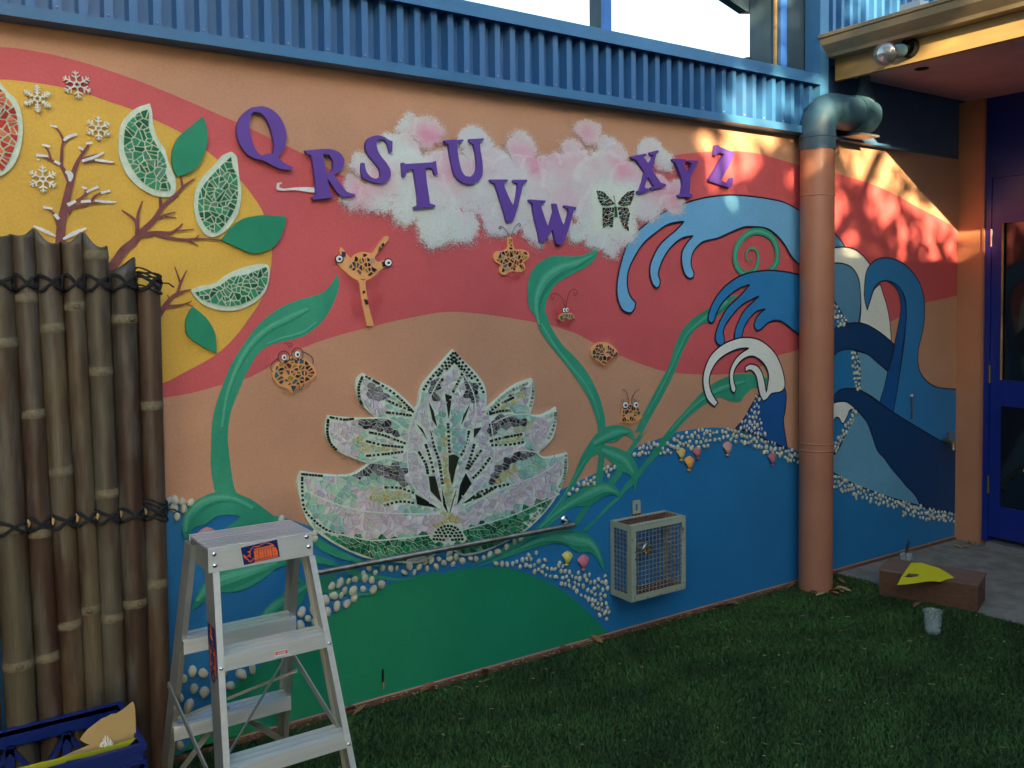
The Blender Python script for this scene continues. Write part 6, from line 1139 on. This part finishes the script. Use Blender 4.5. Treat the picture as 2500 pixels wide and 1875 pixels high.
cpart('crate_side', side((X0, Y1, 0), (X1, Y1, 0), (0, -1, 0))); cpart('crate_side', side((X0, Y0, 0), (X1, Y0, 0), (0, 1, 0)))
cpart('crate_side', side((X1, Y0+.013, 0), (X1, Y1-.013, 0), (-1, 0, 0))); cpart('crate_side', side((X0, Y0+.013, 0), (X0, Y1-.013, 0), (1, 0, 0)))
cpart('crate_rim', MB().box((X0-.009, Y1-.006, ZC-.012), (X1+.009, Y1+.009, ZC+.004)).box((X0-.009, Y0-.009, ZC-.012), (X1+.009, Y0+.006, ZC+.004)).box((X1-.006, Y0+.0065, ZC-.012), (X1+.009, Y1-.0065, ZC+.004)).box((X0-.009, Y0+.0065, ZC-.012), (X0+.006, Y1-.0065, ZC+.004)))
cpart('crate_rib', MB().box((X0-.008, Y0-.010, ZC-.045), (X1+.008, Y0-.0062, ZC-.038)).box((X1+.0062, Y0-.008, ZC-.045), (X1+.010, Y1, ZC-.038)))
cpart('crate_floor', MB().box((X0+.01, Y0+.01, .01), (X1-.01, Y1-.01, .02)))
S3 = 400/2212
def cc(x, y, d): v = aty(x*S3, 1600+y*S3, d); return v
cdt = thing('torn_card', 'torn brown card with white smear and yellow edge in the blue crate', 'card', None, (.35, 2.5, .3))
bp = [(1795, 625), (1812, 660), (1825, 720), (1832, 900), (1842, 1112), (1700, 1180), (1400, 1262), (1210, 1310), (900, 1400), (780, 1400), (1000, 1300), (1215, 1212), (1140, 1180), (1080, 1138), (1120, 1075), (1200, 990), (1290, 920), (1370, 858), (1440, 830), (1500, 798), (1580, 785), (1640, 745), (1700, 700), (1760, 650)]
ps = [cc(p[0], p[1], 2.52+(p[0]-800)*.00002) for p in bp]; mb = MB(); tr = tessellate_polygon([[Vector((p[0], p[1], 0)) for p in bp]])
n = len(ps); mb.add([tuple(p) for p in ps]+[(p.x, p.y+.0025, p.z) for p in ps], [tuple(t) for t in tr]+[tuple(i+n for i in t[::-1]) for t in tr]+[(i, (i+1) % n, (i+1) % n+n, i+n) for i in range(n)])
kid(mb.build('brown_card', M['card']), cdt)
yp = [(1842, 1112), (1780, 1180), (1680, 1250), (1300, 1345), (900, 1430), (800, 1530), (500, 1700), (-200, 1700), (200, 1530), (500, 1455), (900, 1365), (1300, 1275), (1600, 1190)]
ps = [cc(p[0], p[1], 2.505) for p in yp]; n = len(ps); tr = tessellate_polygon([[Vector((p[0], p[1], 0)) for p in yp]])
kid(MB().add([tuple(p) for p in ps]+[(p.x, p.y+.004, p.z-.002) for p in ps], [tuple(t) for t in tr]+[tuple(i+n for i in t[::-1]) for t in tr]+[(i, (i+1) % n, (i+1) % n+n, i+n) for i in range(n)]).build('yellow_edge', M['ycard2']), cdt)
mb = MB()
for i in range(11):
    x = 1350+i*16; h = 160-abs(i-5)*22; pts_ = [cc(x+random.uniform(-12, 12), 1235-j*h/4-(20 if i > 5 else 0), 2.5155) for j in range(5)]; mb.ribbon([(p.x, p.z, .0022) for p in pts_], 2.513-.0002*i)
kid(mb.build('paint_smear', M['eyew']), cdt)

# ------------------------------------------------------------------ timber box, yellow card, cup, jar, brush
bxo = thing('timber_box', 'long brown timber box with a hand hole on the concrete edge', 'box', None, (4.08, 2.38, .0))
p0, p1, p2 = Vector((3.905, 2.590, .006)), Vector((4.050, 2.185, .006)), Vector((4.275, 2.262, .006)); u = (p1-p0); v_ = Vector((-u.y, u.x, 0)).normalized(); wd = .205; p3 = p0+v_*wd; p2 = p1+v_*wd; HB = .118
L = u.length; un = u.normalized(); zc = Vector((0, 0, 1))
kid(MB().obox((p0+p1)/2+v_*.007+zc*HB/2, un*L/2, v_*.007, zc*HB/2).build('box_side', M['box']), bxo); kid(MB().obox((p3+p2)/2-v_*.007+zc*HB/2, un*L/2, v_*.007, zc*HB/2).build('box_side', M['box']), bxo)
kid(MB().obox(p0+v_*wd/2+un*.007+zc*HB/2, un*.007, v_*(wd/2-.0145), zc*HB/2).build('box_end', M['box']), bxo)
e = MB(); ce = p1+v_*wd/2-un*.007
for c_, hv, hz_ in ((-.0575, .030, HB/2), (.0575, .030, HB/2)): e.obox(ce+v_*c_*1.0+v_*(0)+zc*HB/2, un*.007, v_*(wd/2-.0145-.03)/2*1.0, zc*hz_)
e.obox(ce+zc*.033, un*.0068, v_*.032, zc*.033); e.obox(ce+zc*(HB-.014), un*.0068, v_*.032, zc*.014)
kid(e.build('box_end', M['box']), bxo)
kid(MB().obox(ce-un*.03+zc*.08, un*.004, v_*.05, zc*.03).build('hand_hole_shade_plate', M['dark']), bxo)  # black plate behind the opening, painted shade for the box inside
kid(MB().obox((p0+p1)/2+v_*wd/2+zc*(HB+.006), un*(L/2+.004), v_*(wd/2+.004), zc*.0055).build('lid', M['boxtop']), bxo)
yc = [(1450, 757), (1520, 757), (1580, 775), (1635, 792), (1690, 822), (1740, 857), (1690, 866), (1648, 882), (1600, 878), (1560, 880), (1480, 892), (1420, 900), (1357, 904), (1385, 850), (1420, 800)]
hol = [(1430, 828), (1470, 832), (1508, 836), (1490, 850), (1440, 856), (1396, 852), (1418, 842)]
def yz(p): t = (p[1]-757)/147; return .134+.010*math.sin(t*3)-.012*max(0, t-.75)*4*.5
yv = [atz(*topx('L', *p), .137) for p in yc]; hv = [atz(*topx('L', *p), .137) for p in hol]; al_ = yv+hv; allp = yc+hol
tr = tessellate_polygon([[Vector((p[0], p[1], 0)) for p in yc], [Vector((p[0], p[1], 0)) for p in hol]])
n = len(al_); mb = MB().add([(p.x, p.y, p.z) for p in al_]+[(p.x, p.y, p.z-.0025) for p in al_], [t for t in tr]+[tuple(i+n for i in t[::-1]) for t in tr]+[(i, (i+1) % len(yv), (i+1) % len(yv)+n, i+n) for i in range(len(yv))])
tag(mb.build('yellow_card', M['ycard']), 'bright yellow cut-out card with a dark slit lying on the timber box', 'card')
cb = atz(2277, 1551, 0); cu_ = thing('plastic_cup', 'clear plastic cup half full of cloudy water standing on the turf', 'cup', None, (cb.x, cb.y, .006))
kid(MB().lathe(cb, [(0, .008), (.031, .008), (.0335, .03), (.036, .088), (.040, .106), (.0415, .108), (.0395, .104), (.0345, .088), (.0325, .03), (.030, .011), (0, .011)], 28).build('cup_body', M['cup']), cu_)
kid(MB().lathe(cb, [(0, .0115), (.0295, .0115), (.0325, .03), (.034, .062), (0, .062)], 28).build('water', M['water']), cu_)
jb = atz(2212, 1376, .01); jr = thing('brush_jar', 'small glass jar with paint brushes behind the timber box by the wall', 'jar', None, (jb.x, jb.y, 0))
kid(MB().lathe(jb, [(0, 0), (.033, .002), (.035, .05), (.031, .058), (.031, .066), (.029, .066), (.029, .056), (.032, .05), (.030, .005), (0, .005)], 20).build('jar_body', M['cup']), jr)
kid(MB().lathe(jb, [(0, .006), (.029, .006), (.0305, .035), (0, .035)], 20).build('water', M['water']), jr)
for dx, dz in ((.05, .11), (.035, .12), (.02, .10)): kid(MB().tube([jb+Vector((-.01, 0, .01)), jb+Vector((dx, .01, dz))], .0028, 6).build('brush', M['brushh']), jr)
pb = thing('paintbrush', 'tiny black handled paintbrush against the green hill above the turf', 'paintbrush', None, (1.2, D, .1))
a, b, c_ = aty(935, 1634, D-.006), aty(935, 1665, D-.006), aty(936, 1684, D-.008)
kid(MB().tube([a, (a+b)/2, b], [.003, .0045, .0035], 8).build('handle', M['brushh']), pb); kid(MB().tube([b, (b+c_)/2, c_], [.0035, .005, .001], 8).build('bristles', M['bristle']), pb)

# ------------------------------------------------------------------ dry leaves and litter
def dryleaf(mb, c, s, a, curl):
    ca, sa = math.cos(a), math.sin(a); P_ = []
    for t, w_ in ((-1, 0), (-.5, .38), (0, .5), (.5, .36), (1, 0)):
        for k in (-1, 0, 1):
            x, y = t*s, w_*s*k*.9; z = s*curl*(abs(k)*w_*1.2+.25*t*t)+.003; P_.append((c[0]+x*ca-y*sa, c[1]+x*sa+y*ca, c[2]+z))
    fs = []
    for i in range(4):
        for k in range(2): q = i*3+k; fs.append((q, q+1, q+4, q+3))
    mb.smooth = True; mb.add(P_, fs)
for i in range(46):
    mb = MB(); r = random.random()
    if i < 24: px = random.choice([random.uniform(1100, 1930), random.uniform(1500, 1950), random.uniform(640, 1200)]); base = aty(px, 1600, D); x = base.x; y = D-.02-abs(random.gauss(0, .018))
    elif i < 34: a = random.uniform(-2.6, .3); x = PX+(.1+abs(random.gauss(0, .03)))*math.cos(a); y = min(D-.02, PY+(.1+abs(random.gauss(0, .03)))*math.sin(a))
    elif i < 40: x = random.uniform(5.0, 5.15); y = random.uniform(2.76, 2.87)
    else: x = random.uniform(3.7, 4.1); y = random.uniform(2.3, 2.9)
    s = random.uniform(.014, .038); dryleaf(mb, (0, 0, 0), s, random.uniform(0, 6), random.uniform(.1, .9))
    o = mb.build('dry_leaf', M['dry']); o.location = (x, y, .016 if x < 4.05 else .006); o.rotation_euler = (random.uniform(-.5, .5), random.uniform(-.5, .5), 0)
    c_ = random.choice([(.34, .15, .06), (.42, .24, .10), (.22, .10, .06), (.38, .28, .14)]); o.color = c_+(1,)
    tag(o, 'dry brown curled leaf lying %s' % ('along the foot of the mural' if i < 24 else 'round the foot of the orange pipe' if i < 34 else 'at the foot of the orange post' if i < 40 else 'near the edge of the concrete'), 'leaf', 'dry leaves along the foot of the mural' if i < 24 else 'dry leaves round the pipe foot' if i < 34 else 'dry leaves at the post foot' if i < 40 else 'dry leaves by the concrete edge')
mb = MB()
for i in range(300):
    x = random.uniform(.9, 4.0); y = random.uniform(1.2, 2.9); s = random.uniform(.003, .013)*(1 if random.random() < .8 else 1.5); a = random.uniform(0, 6.3)
    if random.random() < .5: dryleaf(mb, (x, y, .018), s*.7, a, .3)
    else: mb.bar((x-s*math.cos(a), y-s*math.sin(a), .02+random.uniform(0, .004)), (x+s*math.cos(a), y+s*math.sin(a), .02+random.uniform(-.002, .006)), .0018, .0012, (0, 0, 1))
for i in range(260):
    x = random.uniform(.7, 3.7); y = D-.012-abs(random.gauss(0, .018)); dryleaf(mb, (x, y, .012), random.uniform(.003, .009), random.uniform(0, 6), .6)
tag(mb.build('straw_litter', M['straw']), 'scattered straw and dead leaf bits on the turf', kind='stuff')

# ------------------------------------------------------------------ out of view: neighbour house and tree, plus blocks added to shade the court
fh = thing('far_sun_block', 'unseen tall block added behind the tree to keep sun off the left', 'house', None, (-8, -10, 0))  # added out of view to stop sun reaching the left of the wall
kid(MB().box((-16, -12, 0), (-3.7, -10.5, 6.6)).build('block_wall', M['brick']), fh); kid(MB().box((-16.2, -12.2, 6.601), (-3.6, -10.3, 6.75)).build('roof', M['roofm']), fh)
wg = thing('left_sky_block', 'unseen tall block added on the left to cut low sky light', 'building', None, (-7, -3, 0))  # added out of view to darken the right stretch by hiding low sky
kid(MB().box((-9, -2.55, 0), (-5.2, 6, 8.5)).build('block_wall', M['brick']), wg); kid(MB().box((-9.1, -2.54, 8.501), (-5.1, 6.1, 8.6)).build('roof', M['roofm']), wg)
rh = thing('rear_sky_block', 'unseen tall block added at the rear right to cut sky light', 'house', None, (4, -9, 0))  # added out of view to hide the sky behind the right side
kid(MB().box((.9, -12, 0), (10, -8.3, 6.5)).build('block_wall', M['brick']), rh); kid(MB().box((.8, -12.2, 6.501), (10.2, -8.1, 6.62)).build('roof', M['roofm']), rh)
hs_ = thing('neighbour_house', 'plain rendered house across the court that shades its lower half', 'house', None, (-6, -9, 0))
kid(MB().box((-.2, -6, 0), (5.29, -2.6, 3.0)).build('block_wall', M['brick']), hs_)
kid(MB().box((-.3, -6.1, 3.001), (2.79, -2.55, 3.07)).box((2.8, -5.9, 3.001), (5.29, -2.6, 5.2)).build('roof', M['roofm']), hs_)  # second box is no roof: raised block added to cut sky light
tr_ = thing('shade_tree', 'tall leafy tree across the court casting dappled shade', 'tree', None, (-1.5, -7.5, 0))
kid(MB().tube([(-1.5, -7.6, 0), (-1.45, -7.6, 2.5), (-1.6, -7.5, 4.6)], [.2, .16, .08], 12).build('trunk', M['bark']), tr_)
for a in range(7):
    t = a*.9; kid(MB().tube([(-1.5, -7.6, 2.6+a*.2), (-1.5+1.2*math.cos(t), -7.6+.5*math.sin(t), 3.8+a*.15), (-1.5+2.3*math.cos(t), -7.6+.8*math.sin(t), 4.6+a*.2)], [.07, .045, .015], 6).build('limb', M['bark']), tr_)
r3 = np.random.default_rng(21)
# a thick left half, a looser right half
dense = r3.uniform([-5.2, -8.6, 3.7], [-1.0, -6.7, 6.8], (230, 3))
loose = r3.uniform([-1.15, -7.9, 4.0], [1.3, -7.2, 5.6], (150, 3)); loose = np.concatenate([loose, r3.uniform([-1.0, -7.9, 4.2], [.6, -7.2, 4.85], (70, 3))]); low = r3.uniform([-1.0, -7.9, 3.9], [1.3, -7.2, 4.35], (16, 3)); extra = r3.uniform([-1.05, -7.9, 4.92], [-.62, -7.3, 5.3], (8, 3)); above = r3.uniform([-.9, -8, 5.55], [1.3, -7, 6.8], (30, 3))
def clear(c, x, z, rx, rz): return c[((c[:, 0]-x)/rx)**2+((c[:, 2]-z)/rz)**2 > 1]
for q in ((-.42, 4.92, .13, .16), (-.28, 4.74, .15, .13), (.10, 4.60, .12, .09), (.36, 4.44, .12, .10), (-.30, 5.16, .22, .09), (.46, 4.58, .15, .15), (-.45, 5.1, .12, .14)): loose = clear(loose, *q)
thin = (dense[:, 0] > -2.1) & (dense[:, 2] > 4.55) & (r3.random(len(dense)) < .5); dense = dense[~thin]
big = np.concatenate([dense, above]); cb_ = np.repeat(big, 60, 0); ct1 = cb_+r3.normal(0, .13, cb_.shape)
sm_ = np.concatenate([loose, low, extra]); cs_ = np.repeat(sm_, 15, 0); ct2 = cs_+r3.normal(0, 1, cs_.shape)*np.array([.045, .08, .075])
ct = np.concatenate([ct1, ct2]); nl = len(ct)
V = np.zeros((nl, 4, 3), np.float32)
for k in range(nl):
    a = r3.normal(size=3); a /= np.linalg.norm(a); b = np.cross(a, r3.normal(size=3)); b /= np.linalg.norm(b); s = r3.uniform(.07, .13) if k < len(ct1) else r3.uniform(.035, .075)
    V[k] = [ct[k]-a*s, ct[k]+b*s*.45, ct[k]+a*s, ct[k]-b*s*.45]
me = bpy.data.meshes.new('crown'); me.from_pydata(V.reshape(-1, 3).tolist(), [], np.arange(nl*4).reshape(-1, 4).tolist())
kid(link('crown', me, None, M['foliage']), tr_)['kind'] = 'stuff'
